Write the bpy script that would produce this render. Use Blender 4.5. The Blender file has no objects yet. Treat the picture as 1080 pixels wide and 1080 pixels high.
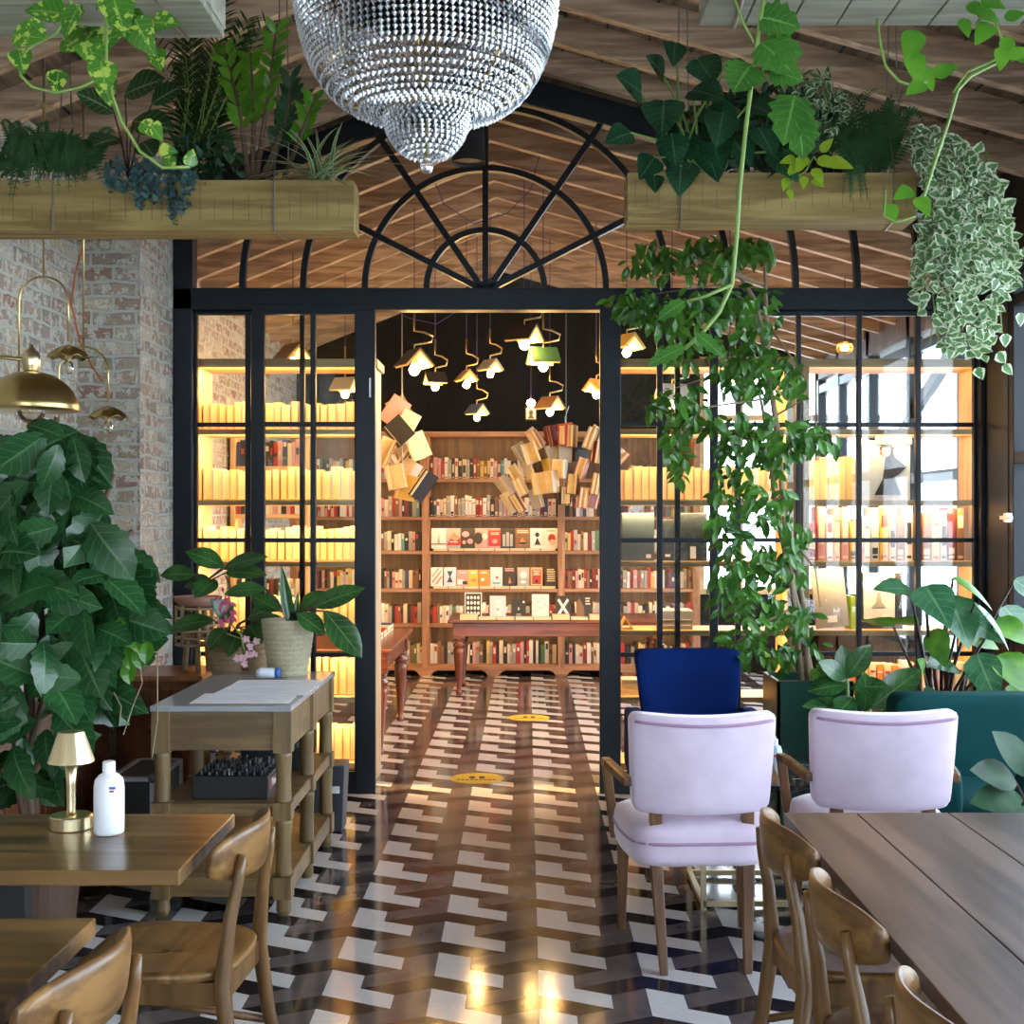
WORLD, EXPO = 9.3, .42
import bpy, math, random
from mathutils import Vector, Matrix
random.seed(11)
R = random.uniform
PI = math.pi
F, CX, CY, EYE = 1360.0, 556.0, 545.0, 1.6
col = bpy.context.scene.collection

def P(px, py, D):                      # a point seen at (px, py) of the 1080 frame, D metres in front of the eye
    return Vector(((px - CX) * D / F, D, EYE + (CY - py) * D / F))

# ------------------------------------------------------------------ materials
class NT:
    def __init__(s, name):
        s.m = bpy.data.materials.new(name); s.m.use_nodes = True
        s.t = s.m.node_tree; s.b = s.t.nodes['Principled BSDF']; s.out = s.t.nodes['Material Output']
    def n(s, typ, **k):
        x = s.t.nodes.new(typ)
        for a, v in k.items(): setattr(x, a, v)
        return x
    def l(s, a, b): s.t.links.new(a, b)
    def put(s, sock, v):
        if hasattr(v, 'is_output') or isinstance(v, bpy.types.NodeSocket): s.l(v, sock)
        else: sock.default_value = v
    def math(s, op, a, b=None, c=None):
        x = s.n('ShaderNodeMath', operation=op)
        for i, v in enumerate((a, b, c)):
            if v is not None: s.put(x.inputs[i], v)
        return x.outputs[0]
    def mix(s, f, a, b, mode='MIX'):
        x = s.n('ShaderNodeMix', data_type='RGBA', blend_type=mode)
        s.put(x.inputs[0], f)
        s.put(x.inputs[6], a if not isinstance(a, tuple) else c4(a)); s.put(x.inputs[7], b if not isinstance(b, tuple) else c4(b))
        return x.outputs[2]
    def noise(s, vec, scale, detail=3, rough=.55):
        x = s.n('ShaderNodeTexNoise'); x.inputs['Scale'].default_value = scale
        x.inputs['Detail'].default_value = detail; x.inputs['Roughness'].default_value = rough
        if vec is not None: s.l(vec, x.inputs['Vector'])
        return x.outputs[0]
    def obj(s, scale=(1, 1, 1)):
        t = s.n('ShaderNodeTexCoord'); m = s.n('ShaderNodeMapping'); m.inputs['Scale'].default_value = scale
        s.l(t.outputs['Object'], m.inputs['Vector']); return m.outputs[0]
    def ramp(s, f, stops):
        x = s.n('ShaderNodeValToRGB'); e = x.color_ramp.elements
        while len(e) < len(stops): e.new(.5)
        for i, (p, c) in enumerate(stops): e[i].position = p; e[i].color = c4(c)
        s.l(f, x.inputs[0]); return x.outputs[0]
    def bump(s, h, strength=.3, dist=.01):
        x = s.n('ShaderNodeBump'); x.inputs['Strength'].default_value = strength; x.inputs['Distance'].default_value = dist
        s.l(h, x.inputs['Height']); s.l(x.outputs[0], s.b.inputs['Normal'])

def c4(c): return (c[0], c[1], c[2], 1.0)

def plain(name, c, rough=.5, metal=0.0, var=.15, vs=8, bump=0, bs=200, spec=.5, sheen=0):
    k = NT(name)
    n = k.noise(k.obj(), vs)
    d = tuple(x * (1 - var) for x in c); h = tuple(min(1, x * (1 + var)) for x in c)
    k.l(k.mix(n, d, h), k.b.inputs['Base Color'])
    k.b.inputs['Roughness'].default_value = rough; k.b.inputs['Metallic'].default_value = metal
    k.b.inputs['Specular IOR Level'].default_value = spec
    if sheen:
        k.b.inputs['Sheen Weight'].default_value = sheen; k.b.inputs['Sheen Roughness'].default_value = .4
    if bump: k.bump(k.noise(k.obj(), bs), bump, .003)
    return k.m

def wood(name, c1, c2, axis='X', rough=.4, scale=1.0, bump=.15, rings=True):
    k = NT(name)
    sc = {'X': (1.2, 14, 14), 'Y': (14, 1.2, 14), 'Z': (14, 14, 1.2)}[axis]
    v = k.obj(tuple(x * scale for x in sc))
    n = k.noise(v, 1.6, 6, .62)
    big = k.noise(k.obj(tuple(x * scale * .15 for x in sc)), 3, 3)
    f = n
    if rings:
        w = k.math('SINE', k.math('MULTIPLY', k.math('ADD', k.math('MULTIPLY', big, 3.0), n), 9.0))
        f = k.math('ADD', k.math('MULTIPLY', w, .17), n)
    k.l(k.ramp(f, [(.28, c1), (.72, c2)]), k.b.inputs['Base Color'])
    k.b.inputs['Roughness'].default_value = rough
    if bump: k.bump(n, bump, .002)
    return k.m

def leafmat(name, dark, light, rib=None, rough=.35, edge=None, var=9, spots=None, trans=.25):
    """leaf: UV x runs along the leaf, y from -1 to 1 across it"""
    k = NT(name)
    uv = k.n('ShaderNodeTexCoord').outputs['UV']
    sx = k.n('ShaderNodeSeparateXYZ'); k.l(uv, sx.inputs[0])
    across = k.math('ABSOLUTE', k.math('SUBTRACT', k.math('MULTIPLY', sx.outputs[1], 2), 1))
    n = k.noise(k.obj(), var, 2)
    c = k.mix(k.math('MULTIPLY_ADD', n, 2.2, -.6), dark, light)
    if spots:
        s = k.noise(k.obj(), spots[1], 2)
        c = k.mix(k.math('GREATER_THAN', s, .56), c, spots[0])
    if edge:
        wob = k.noise(k.obj(), 90, 2)
        e = k.math('GREATER_THAN', k.math('ADD', across, k.math('MULTIPLY', wob, .7)), .93)
        c = k.mix(e, c, edge)
    if rib:
        # midrib and side veins
        r = k.math('LESS_THAN', across, .06)
        ve = k.math('SINE', k.math('MULTIPLY', k.math('SUBTRACT', sx.outputs[0], k.math('MULTIPLY', across, .22)), 42))
        r2 = k.math('MULTIPLY', k.math('GREATER_THAN', ve, .94), .55)
        c = k.mix(k.math('MULTIPLY', k.math('MAXIMUM', r, r2), .7), c, rib)
    k.l(c, k.b.inputs['Base Color'])
    k.b.inputs['Roughness'].default_value = rough
    if trans:
        tr = k.n('ShaderNodeBsdfTranslucent'); k.l(c, tr.inputs['Color'])
        ad = k.n('ShaderNodeMixShader'); ad.inputs[0].default_value = trans
        k.l(k.b.outputs[0], ad.inputs[1]); k.l(tr.outputs[0], ad.inputs[2]); k.l(ad.outputs[0], k.out.inputs[0])
    return k.m

def emit(name, c, s):
    k = NT(name); k.b.inputs['Base Color'].default_value = c4(c)
    k.b.inputs['Emission Color'].default_value = c4(c); k.b.inputs['Emission Strength'].default_value = s
    return k.m

def glassmat(name, tint=(1, 1, 1), refl=1.0):
    k = NT(name)
    tr = k.n('ShaderNodeBsdfTransparent'); tr.inputs[0].default_value = c4(tint)
    gl = k.n('ShaderNodeBsdfGlossy'); gl.inputs['Roughness'].default_value = .0
    fr = k.n('ShaderNodeFresnel'); fr.inputs[0].default_value = 1.45
    mx = k.n('ShaderNodeMixShader')
    k.l(k.math('MULTIPLY', fr.outputs[0], refl), mx.inputs[0]); k.l(tr.outputs[0], mx.inputs[1]); k.l(gl.outputs[0], mx.inputs[2])
    k.l(mx.outputs[0], k.out.inputs[0]); k.t.nodes.remove(k.b)
    return k.m

def brickmat(name, axes, off=(0, 0), pale=1.0, warm=0.0):
    k = NT(name)
    t = k.n('ShaderNodeTexCoord'); s = k.n('ShaderNodeSeparateXYZ'); k.l(t.outputs['Object'], s.inputs[0])
    wob = k.n('ShaderNodeTexNoise'); wob.inputs['Scale'].default_value = 7; wob.inputs['Detail'].default_value = 3
    k.l(t.outputs['Object'], wob.inputs['Vector'])
    cb = k.n('ShaderNodeCombineXYZ')
    a = k.math('ADD', s.outputs['XYZ'.index(axes[0])], off[0]); b = k.math('ADD', s.outputs['XYZ'.index(axes[1])], off[1])
    ws = k.n('ShaderNodeSeparateColor'); k.l(wob.outputs[1], ws.inputs[0])
    k.l(k.math('MULTIPLY_ADD', ws.outputs[0], .05, a), cb.inputs[0]); k.l(k.math('MULTIPLY_ADD', ws.outputs[1], .045, b), cb.inputs[1])
    br = k.n('ShaderNodeTexBrick'); br.inputs['Scale'].default_value = 1
    br.inputs['Brick Width'].default_value = .235; br.inputs['Row Height'].default_value = .078
    br.inputs['Mortar Size'].default_value = .011; br.inputs['Mortar Smooth'].default_value = .35
    br.inputs['Color1'].default_value = (0, 0, 0, 1); br.inputs['Color2'].default_value = (1, 1, 1, 1); br.inputs['Mortar'].default_value = (.5, .5, .5, 1)
    br.inputs['Bias'].default_value = 0.0
    k.l(cb.outputs[0], br.inputs['Vector'])
    sc = k.n('ShaderNodeSeparateColor'); k.l(br.outputs[0], sc.inputs[0])
    g = lambda c: tuple(min(1, x * pale) for x in c)
    c = k.ramp(sc.outputs[0], [(.0, g((.32, .17, .13))), (.22, g((.38, .31, .22))), (.45, g((.44, .33, .26))), (.62, g((.30, .25, .20))), (.8, g((.52, .44, .30))), (1, g((.55, .50, .42)))])
    blot = k.noise(t.outputs['Object'], 16, 5, .7)
    c = k.mix(k.math('MULTIPLY', k.math('GREATER_THAN', blot, .52), .7), c, g((.70, .68, .61)))
    fine = k.noise(t.outputs['Object'], 60, 4, .7)
    c = k.mix(k.math('MULTIPLY', k.math('GREATER_THAN', fine, .56), .4), c, g((.2, .15, .12)))
    mort = k.mix(fine, g((.40, .41, .36)), g((.62, .62, .55)))
    c = k.mix(br.outputs[1], c, mort)
    k.l(c, k.b.inputs['Base Color']); k.b.inputs['Roughness'].default_value = .9
    h = k.math('ADD', k.math('MULTIPLY', br.outputs[1], -.8), k.math('MULTIPLY', fine, .7))
    k.bump(h, .8, .02)
    return k.m

def floormat():
    k = NT('encaustic_tile')
    t = k.n('ShaderNodeTexCoord'); s = k.n('ShaderNodeSeparateXYZ'); k.l(t.outputs['Object'], s.inputs[0])
    u, X0, Y0 = .121, -.324, 4.858
    x = k.math('DIVIDE', k.math('SUBTRACT', s.outputs[0], X0), u); y = k.math('DIVIDE', k.math('SUBTRACT', s.outputs[1], Y0), u)
    cl = k.math('FLOOR', k.math('DIVIDE', x, 3)); xl = k.math('SUBTRACT', x, k.math('MULTIPLY', cl, 3))
    yp = k.math('SUBTRACT', y, k.math('MULTIPLY', cl, 1.5))
    v3 = k.math('FLOORED_MODULO', k.math('ADD', yp, k.math('MULTIPLY', xl, .5)), 3)
    w3 = k.math('FLOORED_MODULO', k.math('ADD', k.math('SUBTRACT', yp, k.math('MULTIPLY', k.math('SUBTRACT', xl, 1), .5)), .5), 3)
    A = k.math('LESS_THAN', xl, 1); C = k.math('GREATER_THAN', xl, 2)
    B = k.math('SUBTRACT', 1, k.math('ADD', A, C))
    white = k.math('ADD', k.math('MULTIPLY', A, k.math('LESS_THAN', v3, 2)), k.math('MULTIPLY', B, k.math('LESS_THAN', v3, 1)))
    gB = k.math('MULTIPLY', B, k.math('MULTIPLY', k.math('GREATER_THAN', w3, 1), k.math('LESS_THAN', w3, 2)))
    gC = k.math('MULTIPLY', C, k.math('GREATER_THAN', w3, 1))
    grey = k.math('ADD', gB, gC)
    n = k.noise(t.outputs['Object'], 9, 6, .65); n2 = k.noise(t.outputs['Object'], 40, 3)
    cd = k.mix(n, (.008, .008, .012), (.032, .028, .033))
    cg = k.mix(n, (.045, .038, .042), (.16, .135, .135))
    cw = k.mix(n2, (.55, .53, .53), (.70, .68, .68))
    c = k.mix(grey, cd, cg); c = k.mix(white, c, cw)
    # fine joint of the 3u tile grid
    k.l(c, k.b.inputs['Base Color'])
    k.l(k.math('MULTIPLY_ADD', n, .10, .06), k.b.inputs['Roughness'])
    k.b.inputs['Specular IOR Level'].default_value = .38
    k.bump(k.noise(t.outputs['Object'], 5, 3), .05, .01)
    return k.m

M = {}
M['floor'] = floormat()
M['brick_yz'] = brickmat('brick_side', 'YZ', pale=1.05)
M['brick_xz'] = brickmat('brick_front', 'XZ', (.05, .02), pale=.95)
M['steel'] = plain('black_steel', (.007, .011, .016), .42, .0, .2, 5, spec=.3)
M['black'] = plain('black_paint', (.012, .012, .013), .55)
M['blackwall'] = wood('black_boards', (.0018, .0018, .002), (.005, .005, .005), 'Z', .9)
M['rafter'] = wood('rafter_wood', (.30, .20, .125), (.60, .43, .28), 'X', .65, 1.2)
M['sheath'] = wood('roof_board', (.14, .09, .054), (.29, .195, .12), 'Y', .7, 1.0)
M['glass_lo'] = glassmat('clear_pane', (.98,.99,1), .35)
M['glass'] = glassmat('pane_glass', (.97, .985, .98))
M['planter'] = wood('planter_wood', (.19, .125, .035), (.36, .26, .09), 'X', .7, 1.0)
M['planter_grey'] = wood('weathered_board', (.20, .20, .15), (.36, .36, .28), 'X', .75, 1.0)
M['darkclay'] = plain('dark_clay', (.07, .035, .02), .6)
M['soil'] = plain('soil', (.035, .022, .014), .95, bump=.8, bs=80)
M['wire'] = plain('steel_wire', (.25, .25, .22), .35, .9)
M['pine'] = wood('pine', (.50, .31, .13), (.70, .47, .23), 'Z', .5, 1.0, .1)
M['pine_x'] = wood('pine_shelf', (.50, .31, .13), (.70, .47, .23), 'X', .5, 1.0, .1)
M['redwood'] = wood('oak_red', (.30, .13, .06), (.48, .24, .12), 'Z', .4, 1.0, .08)
M['redwood_x'] = wood('oak_red_shelf', (.30, .13, .06), (.48, .24, .12), 'X', .4, 1.0, .08)
M['backboard'] = wood('back_board', (.06, .036, .022), (.12, .075, .045), 'Z', .6)
M['mahog'] = wood('mahogany', (.10, .025, .012), (.22, .06, .03), 'X', .25, 1.0, .05)
M['mahog_z'] = wood('mahogany_leg', (.10, .025, .012), (.22, .06, .03), 'Z', .22, 1.0, .05)
M['oliveoak'] = wood('console_wood', (.13, .08, .03), (.24, .155, .06), 'Z', .42, 1.0, .08)
M['oliveoak_x'] = wood('console_wood_board', (.12, .07, .026), (.22, .135, .052), 'X', .42, 1.0, .08)
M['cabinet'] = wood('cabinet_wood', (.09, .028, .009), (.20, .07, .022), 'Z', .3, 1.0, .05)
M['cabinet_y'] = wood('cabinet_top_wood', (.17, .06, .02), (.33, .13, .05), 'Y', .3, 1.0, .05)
M['tabletop'] = wood('acacia', (.045, .020, .007), (.27, .14, .045), 'X', .28, .55, .05)
M['tabletop_end'] = wood('acacia_dark', (.10, .045, .018), (.26, .13, .05), 'X', .4, .9, .05)
M['greyoak'] = wood('stained_oak', (.040, .025, .021), (.15, .098, .08), 'Y', .38, .45, .12)
M['chairwood'] = wood('chair_beech', (.10, .046, .013), (.20, .10, .032), 'Z', .33, .9, .04)
M['chairwood_x'] = wood('chair_beech_back', (.115, .052, .015), (.25, .13, .04), 'X', .33, .9, .04)
M['armwood'] = wood('walnut', (.08, .032, .012), (.17, .08, .03), 'Z', .35, 1.0, .05)
M['lilac'] = plain('lilac_velvet', (.62, .51, .63), .8, 0, .22, 7, bump=.1, bs=90, sheen=.6, spec=.2)
M['lilac_pipe'] = plain('lilac_piping', (.36, .22, .34), .8, 0, .1, sheen=.3, spec=.2)
M['blue'] = plain('blue_velvet', (.002, .014, .095), .8, 0, .4, 4, spec=.08)
M['teal'] = plain('teal_velvet', (.002, .05, .053), .75, 0, .3, 4, spec=.15)
M['brass'] = plain('aged_brass', (.50, .38, .16), .28, 1.0, .25, 6)
M['brass_lt'] = plain('brushed_brass', (.72, .60, .36), .3, 1.0, .08, 12)
M['white_plastic'] = plain('white_plastic', (.80, .82, .88), .35, 0, .03)
M['paper'] = plain('paper', (.86, .86, .90), .8, 0, .04)
M['stone'] = plain('pale_stone_top', (.34, .35, .37), .08, 0, .1, 5)
M['marble'] = plain('black_marble', (.012, .012, .016), .06, 0, .5, 6)
M['basket'] = plain('woven_seagrass', (.42, .37, .24), .85, 0, .35, 60, bump=1.0, bs=120)
M['basket_dk'] = plain('woven_basket', (.30, .21, .11), .85, 0, .4, 60, bump=1.0, bs=120)
M['rattan'] = plain('rattan', (.42, .31, .18), .5, 0, .25, 20)
M['terracotta'] = plain('pink_clay', (.45, .22, .16), .7)
M['greenbox'] = plain('green_lacquer', (.004, .05, .03), .3, 0, .3, 3)
M['darkgrey'] = plain('dark_grey_plastic', (.05, .055, .065), .5)
M['alu'] = plain('aluminium_edge', (.55, .57, .6), .3, .9)
M['knob'] = plain('black_control', (.02, .02, .025), .35)
M['white_mark'] = plain('white_mark', (.8, .8, .8), .6, 0, .02)
M['red_mark'] = plain('red_mark', (.55, .03, .03), .6, 0, .05)
M['blue_mark'] = plain('blue_mark', (.03, .13, .5), .5, 0, .05)
M['teal_mark'] = plain('teal_mark', (.05, .35, .4), .6, 0, .05)
M['yellow_sticker'] = plain('yellow_vinyl', (.75, .5, .04), .4, 0, .06)
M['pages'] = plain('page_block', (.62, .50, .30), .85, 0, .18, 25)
M['pages_lit'] = plain('lit_page_edges', (.84, .66, .34), .85, 0, .14, 30)  # brighter, yellower copy of the page colour: warm shelf light put into it
M['shadepaper'] = plain('old_yellow_pages', (.75, .52, .16), .8, 0, .2, 20)
M['bulb'] = emit('warm_bulb', (1, .60, .20), 130)
M['bulb_off'] = glassmat('clear_bulb', (.95, .9, .8), 2.0)
M['cord'] = plain('violet_cord', (.05, .03, .16), .6)
M['orange'] = plain('orange_cord', (.5, .11, .02), .6)
M['bark'] = plain('grey_bark', (.28, .21, .13), .85, 0, .3, 30)
M['stem_g'] = plain('green_stem', (.18, .30, .06), .5)
M['stem_d'] = plain('dark_stem', (.05, .025, .02), .5)
M['stem_b'] = plain('brown_stem', (.10, .06, .035), .7)
M['led'] = emit('led_strip', (1, .62, .26), 9)
# leaves
M['lf_big'] = leafmat('holly_leaf', (.007, .040, .014), (.032, .125, .034), (.10, .22, .08), .26, None, 5)
M['lf_ficus'] = leafmat('fig_leaf', (.018, .08, .012), (.11, .30, .04), None, .24, None, 6)
M['lf_ivy'] = leafmat('ivy_leaf', (.05, .16, .05), (.16, .30, .10), None, .4, (.64, .72, .5), 8, None, .2)
M['lf_pothos'] = leafmat('pothos_leaf', (.02, .11, .012), (.09, .27, .025), (.25, .42, .1), .28, None, 9, ((.40, .52, .09), 45))
M['lf_neon'] = leafmat('lime_leaf', (.28, .5, .02), (.45, .62, .05), None, .35)
M['lf_phil'] = leafmat('philodendron_leaf', (.008, .04, .02), (.03, .12, .055), (.08, .2, .1), .25)
M['lf_mon'] = leafmat('cut_leaf', (.02, .09, .012), (.07, .22, .03), (.15, .35, .08), .3)
M['lf_fern'] = leafmat('fern_leaf', (.018, .07, .025), (.05, .16, .05), None, .55)
M['lf_blue'] = leafmat('blue_green_leaf', (.04, .11, .11), (.12, .24, .24), None, .5)
M['lf_grass'] = leafmat('palm_blade', (.008, .032, .010), (.030, .095, .026), None, .45)
M['lf_zz'] = leafmat('waxy_leaf', (.04, .16, .012), (.14, .36, .03), None, .25)
M['lf_spider'] = leafmat('striped_blade', (.08, .22, .05), (.14, .3, .07), None, .4, (.62, .7, .45))
M['lf_cala'] = leafmat('veined_leaf', (.015, .06, .02), (.03, .10, .03), (.4, .5, .3), .35)
M['lf_ear'] = leafmat('elephant_ear_leaf', (.02, .10, .045), (.08, .22, .10), (.16, .33, .14), .2)
M['lf_rubber'] = leafmat('rubber_leaf', (.012, .045, .015), (.05, .17, .04), (.12, .25, .08), .2)
M['lf_dark'] = leafmat('dark_leaf', (.008, .036, .018), (.035, .115, .045), None, .5)
M['petal'] = leafmat('pink_petal', (.5, .05, .16), (.75, .22, .35), None, .5)
M['petal_pale'] = leafmat('pale_pink_petal', (.7, .38, .45), (.8, .55, .6), None, .5)

# ------------------------------------------------------------------ mesh building
ROOTLOC = {}
class MB:
    def __init__(s): s.v, s.f, s.m, s.uv = [], [], [], {}
    def add(s, vs, fs, mat=0, uvs=None):
        o = len(s.v); s.v += [tuple(x) for x in vs]
        for i, f in enumerate(fs):
            if uvs is not None: s.uv[len(s.f)] = [uvs[j] for j in f]
            s.f.append(tuple(j + o for j in f)); s.m.append(mat)
    def box(s, a, b, mat=0, T=None):
        x0, y0, z0 = a; x1, y1, z1 = b
        vs = [Vector(p) for p in ((x0,y0,z0),(x1,y0,z0),(x1,y1,z0),(x0,y1,z0),(x0,y0,z1),(x1,y0,z1),(x1,y1,z1),(x0,y1,z1))]
        if T is not None: vs = [T @ q for q in vs]
        s.add(vs, [(0,3,2,1),(4,5,6,7),(0,1,5,4),(1,2,6,5),(2,3,7,6),(3,0,4,7)], mat)
    def taper(s, c0, h0, c1, h1, mat=0):      # a four sided post from rectangle h0 round c0 up to h1 round c1
        vs = []
        for c, h in ((c0, h0), (c1, h1)):
            for sx, sy in ((-1,-1),(1,-1),(1,1),(-1,1)): vs.append((c[0]+sx*h[0], c[1]+sy*h[1], c[2]))
        s.add(vs, [(0,3,2,1),(4,5,6,7),(0,1,5,4),(1,2,6,5),(2,3,7,6),(3,0,4,7)], mat)
    def tube(s, path, r, n=8, mat=0, cap=True, flat=1.0, up=None):
        path = [Vector(p) for p in path]; rs = r if isinstance(r, (list, tuple)) else [r] * len(path)
        vs, prev = [], None
        for i, p in enumerate(path):
            d = (path[min(i+1, len(path)-1)] - path[max(i-1, 0)])
            d = d.normalized() if d.length > 1e-9 else Vector((0,0,1))
            if prev is None:
                u = Vector(up) if up else (Vector((0,0,1)) if abs(d.z) < .9 else Vector((0,1,0)))
                a = u.cross(d).normalized()
            else:
                a = prev - d * prev.dot(d)
                a = a.normalized() if a.length > 1e-6 else d.orthogonal().normalized()
            prev = a; b = d.cross(a).normalized()
            for k in range(n):
                t = 2*PI*(k+.5)/n
                vs.append(p + (a*math.cos(t) + b*math.sin(t)*flat) * rs[i])
        fs = []
        for i in range(len(path)-1):
            for k in range(n):
                fs.append((i*n+k, i*n+(k+1)%n, (i+1)*n+(k+1)%n, (i+1)*n+k))
        if cap:
            fs.append(tuple(reversed(range(n)))); fs.append(tuple((len(path)-1)*n+k for k in range(n)))
        s.add(vs, fs, mat)
    def bar(s, p, q, w, d, mat=0, up=(0,1,0)):   # a rectangular bar from p to q: w across, d along up
        p, q = Vector(p), Vector(q); t = (q-p).normalized(); u = Vector(up); a = t.cross(u).normalized(); b = a.cross(t).normalized()
        vs = [c + a*sx*w/2 + b*sy*d/2 for c in (p, q) for sx, sy in ((-1,-1),(1,-1),(1,1),(-1,1))]
        s.add(vs, [(0,3,2,1),(4,5,6,7),(0,1,5,4),(1,2,6,5),(2,3,7,6),(3,0,4,7)], mat)
    def lathe(s, c, prof, n=20, mat=0, T=None):   # prof: (radius, height)
        vs = []
        for r, z in prof:
            for k in range(n):
                t = 2*PI*k/n; q = Vector((r*math.cos(t), r*math.sin(t), z))
                if T is not None: q = T @ q
                vs.append(q + Vector(c))
        fs = [(i*n+k, i*n+(k+1)%n, (i+1)*n+(k+1)%n, (i+1)*n+k) for i in range(len(prof)-1) for k in range(n)]
        fs.append(tuple(reversed(range(n)))); fs.append(tuple((len(prof)-1)*n+k for k in range(n)))
        s.add(vs, fs, mat)
    def ball(s, c, r, n=10, m=6, mat=0, sq=(1,1,1)):
        vs, fs = [], []
        for i in range(m+1):
            a = PI*i/m
            for k in range(n):
                t = 2*PI*k/n
                vs.append((c[0]+sq[0]*r*math.sin(a)*math.cos(t), c[1]+sq[1]*r*math.sin(a)*math.sin(t), c[2]+sq[2]*r*math.cos(a)))
        for i in range(m):
            for k in range(n): fs.append((i*n+k, (i+1)*n+k, (i+1)*n+(k+1)%n, i*n+(k+1)%n))
        s.add(vs, fs, mat)
    def octa(s, c, r, mat=0, h=1.0):
        x, y, z = c
        s.add([(x+r,y,z),(x,y+r,z),(x-r,y,z),(x,y-r,z),(x,y,z+r*h),(x,y,z-r*h)],
              [(0,1,4),(1,2,4),(2,3,4),(3,0,4),(1,0,5),(2,1,5),(3,2,5),(0,3,5)], mat)
    def prism(s, pts, y0, y1, mat=0):          # outline pts (x, z) extruded along y
        n = len(pts)
        vs = [(x, y0, z) for x, z in pts] + [(x, y1, z) for x, z in pts]
        s.add(vs, [tuple(range(n)), tuple(reversed(range(n, 2*n)))] + [(i, i+n, (i+1)%n+n, (i+1)%n) for i in range(n)], mat)
    def leaf(s, p, d, up, L, W, prof='oval', fold=.25, droop=.25, mat=0, n=5, wav=0):
        p = Vector(p); d = Vector(d).normalized(); up = Vector(up)
        side = d.cross(up)
        side = side.normalized() if side.length > 1e-4 else d.orthogonal().normalized()
        nn = side.cross(d).normalized()
        vs, uv = [], []
        for i in range(n+1):
            t = i/n
            w = W * PROF[prof](t)
            if wav: w *= 1 + wav*(1 if i % 2 else -1)
            c = p + d*(L*t) - nn*(droop*L*t*t)
            vs += [c + side*w + nn*(fold*w), c, c - side*w + nn*(fold*w)]
            uv += [(t, 1.0), (t, .5), (t, 0.0)]
        fs = []
        for i in range(n):
            a = i*3
            fs += [(a, a+1, a+4, a+3), (a+1, a+2, a+5, a+4)]
        s.add(vs, fs, mat, uv)
    def build(s, name, mats, parent=None, smooth=False, bevel=0, world=True, sub=0):
        me = bpy.data.meshes.new(name); me.from_pydata(s.v, [], s.f)
        off = ROOTLOC.get(parent.name) if (parent is not None and world) else None
        if off is not None: me.transform(Matrix.Translation(-off))
        for k in (mats if isinstance(mats, (list, tuple)) else [mats]): me.materials.append(M[k] if isinstance(k, str) else k)
        me.polygons.foreach_set('material_index', s.m)
        if smooth: me.polygons.foreach_set('use_smooth', [True]*len(s.f))
        if s.uv:
            lay = me.uv_layers.new(name='UVMap'); data = lay.data
            for pi, us in s.uv.items():
                st = me.polygons[pi].loop_start
                for j, q in enumerate(us): data[st+j].uv = q
        me.validate(); me.update()
        o = bpy.data.objects.new(name, me); col.objects.link(o)
        if parent is not None:
            o.parent = parent; ROOTLOC[o.name] = ROOTLOC.get(parent.name, Vector((0,0,0)))
        else: ROOTLOC[o.name] = Vector((0,0,0))
        if bevel:
            b = o.modifiers.new('edge', 'BEVEL'); b.width = bevel; b.segments = 2; b.limit_method = 'ANGLE'
        if sub:
            b = o.modifiers.new('smooth', 'SUBSURF'); b.levels = sub; b.render_levels = sub
        return o

PROF = {
    'oval': lambda t: max(0.0, math.sin(PI*min(1, t*.98+.02)))**.8,
    'heart': lambda t: (0.62 + 1.6*t if t < .22 else max(0, 1 - ((t-.22)/.78)**1.7)) * (1 if t > 0 else .5),
    'lance': lambda t: max(0.0, math.sin(PI*t**.75)),
    'blade': lambda t: (1-t)**.5 * min(1, .5+t*3),
    'obov': lambda t: max(0.0, math.sin(PI*t**1.15))**.75,
    'cut': lambda t: max(0.0, math.sin(PI*t**.7))**.7,
}

def tag(o, label=None, cat=None, group=None, kind=None):
    if label: o['label'] = label
    if cat: o['category'] = cat
    if group: o['group'] = group
    if kind: o['kind'] = kind
    return o

def thing(name, label, cat, loc=(0,0,0), group=None, kind=None, rotz=0):
    o = bpy.data.objects.new(name, None); col.objects.link(o)
    o.location = loc; o.rotation_euler = (0, 0, rotz); o.empty_display_size = .1
    ROOTLOC[o.name] = Vector(loc)
    return tag(o, label, cat, group, kind)

def one(name, mb, mats, label, cat, group=None, kind=None, **kw):
    return tag(mb.build(name, mats, None, **kw), label, cat, group, kind)

def dup(root, loc, rotz, label, group=None):
    r = root.copy(); col.objects.link(r); r.location = loc; r.rotation_euler = (0, 0, rotz); r['label'] = label
    if group: r['group'] = group
    for ch in list(root.children):
        c = ch.copy(); col.objects.link(c); c.parent = r
        for g in ch.children:
            d = g.copy(); col.objects.link(d); d.parent = c
    return r

def text(body, size, mat, parent, M4, name='lettering', ext=.0006):
    cu = bpy.data.curves.new(name, 'FONT'); cu.body = body; cu.size = size; cu.extrude = ext
    cu.align_x = 'CENTER'; cu.align_y = 'CENTER'; cu.materials.append(M[mat])
    o = bpy.data.objects.new(name, cu); col.objects.link(o)
    me = bpy.data.meshes.new_from_object(o); bpy.data.objects.remove(o)
    o = bpy.data.objects.new(name, me); col.objects.link(o); o.parent = parent
    off = ROOTLOC.get(parent.name, Vector((0,0,0)))
    o.matrix_local = Matrix.Translation(-off) @ M4
    return o

ORD = ['first','second','third','fourth','fifth','sixth','seventh','eighth','ninth','tenth','eleventh','twelfth','thirteenth','fourteenth','fifteenth',
       'sixteenth','seventeenth','eighteenth','nineteenth','twentieth','twenty-first','twenty-second','twenty-third','twenty-fourth','twenty-fifth',
       'twenty-sixth','twenty-seventh','twenty-eighth','twenty-ninth','thirtieth','thirty-first','thirty-second','thirty-third','thirty-fourth','thirty-fifth',
       'thirty-sixth','thirty-seventh','thirty-eighth','thirty-ninth','fortieth','forty-first','forty-second']

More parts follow.
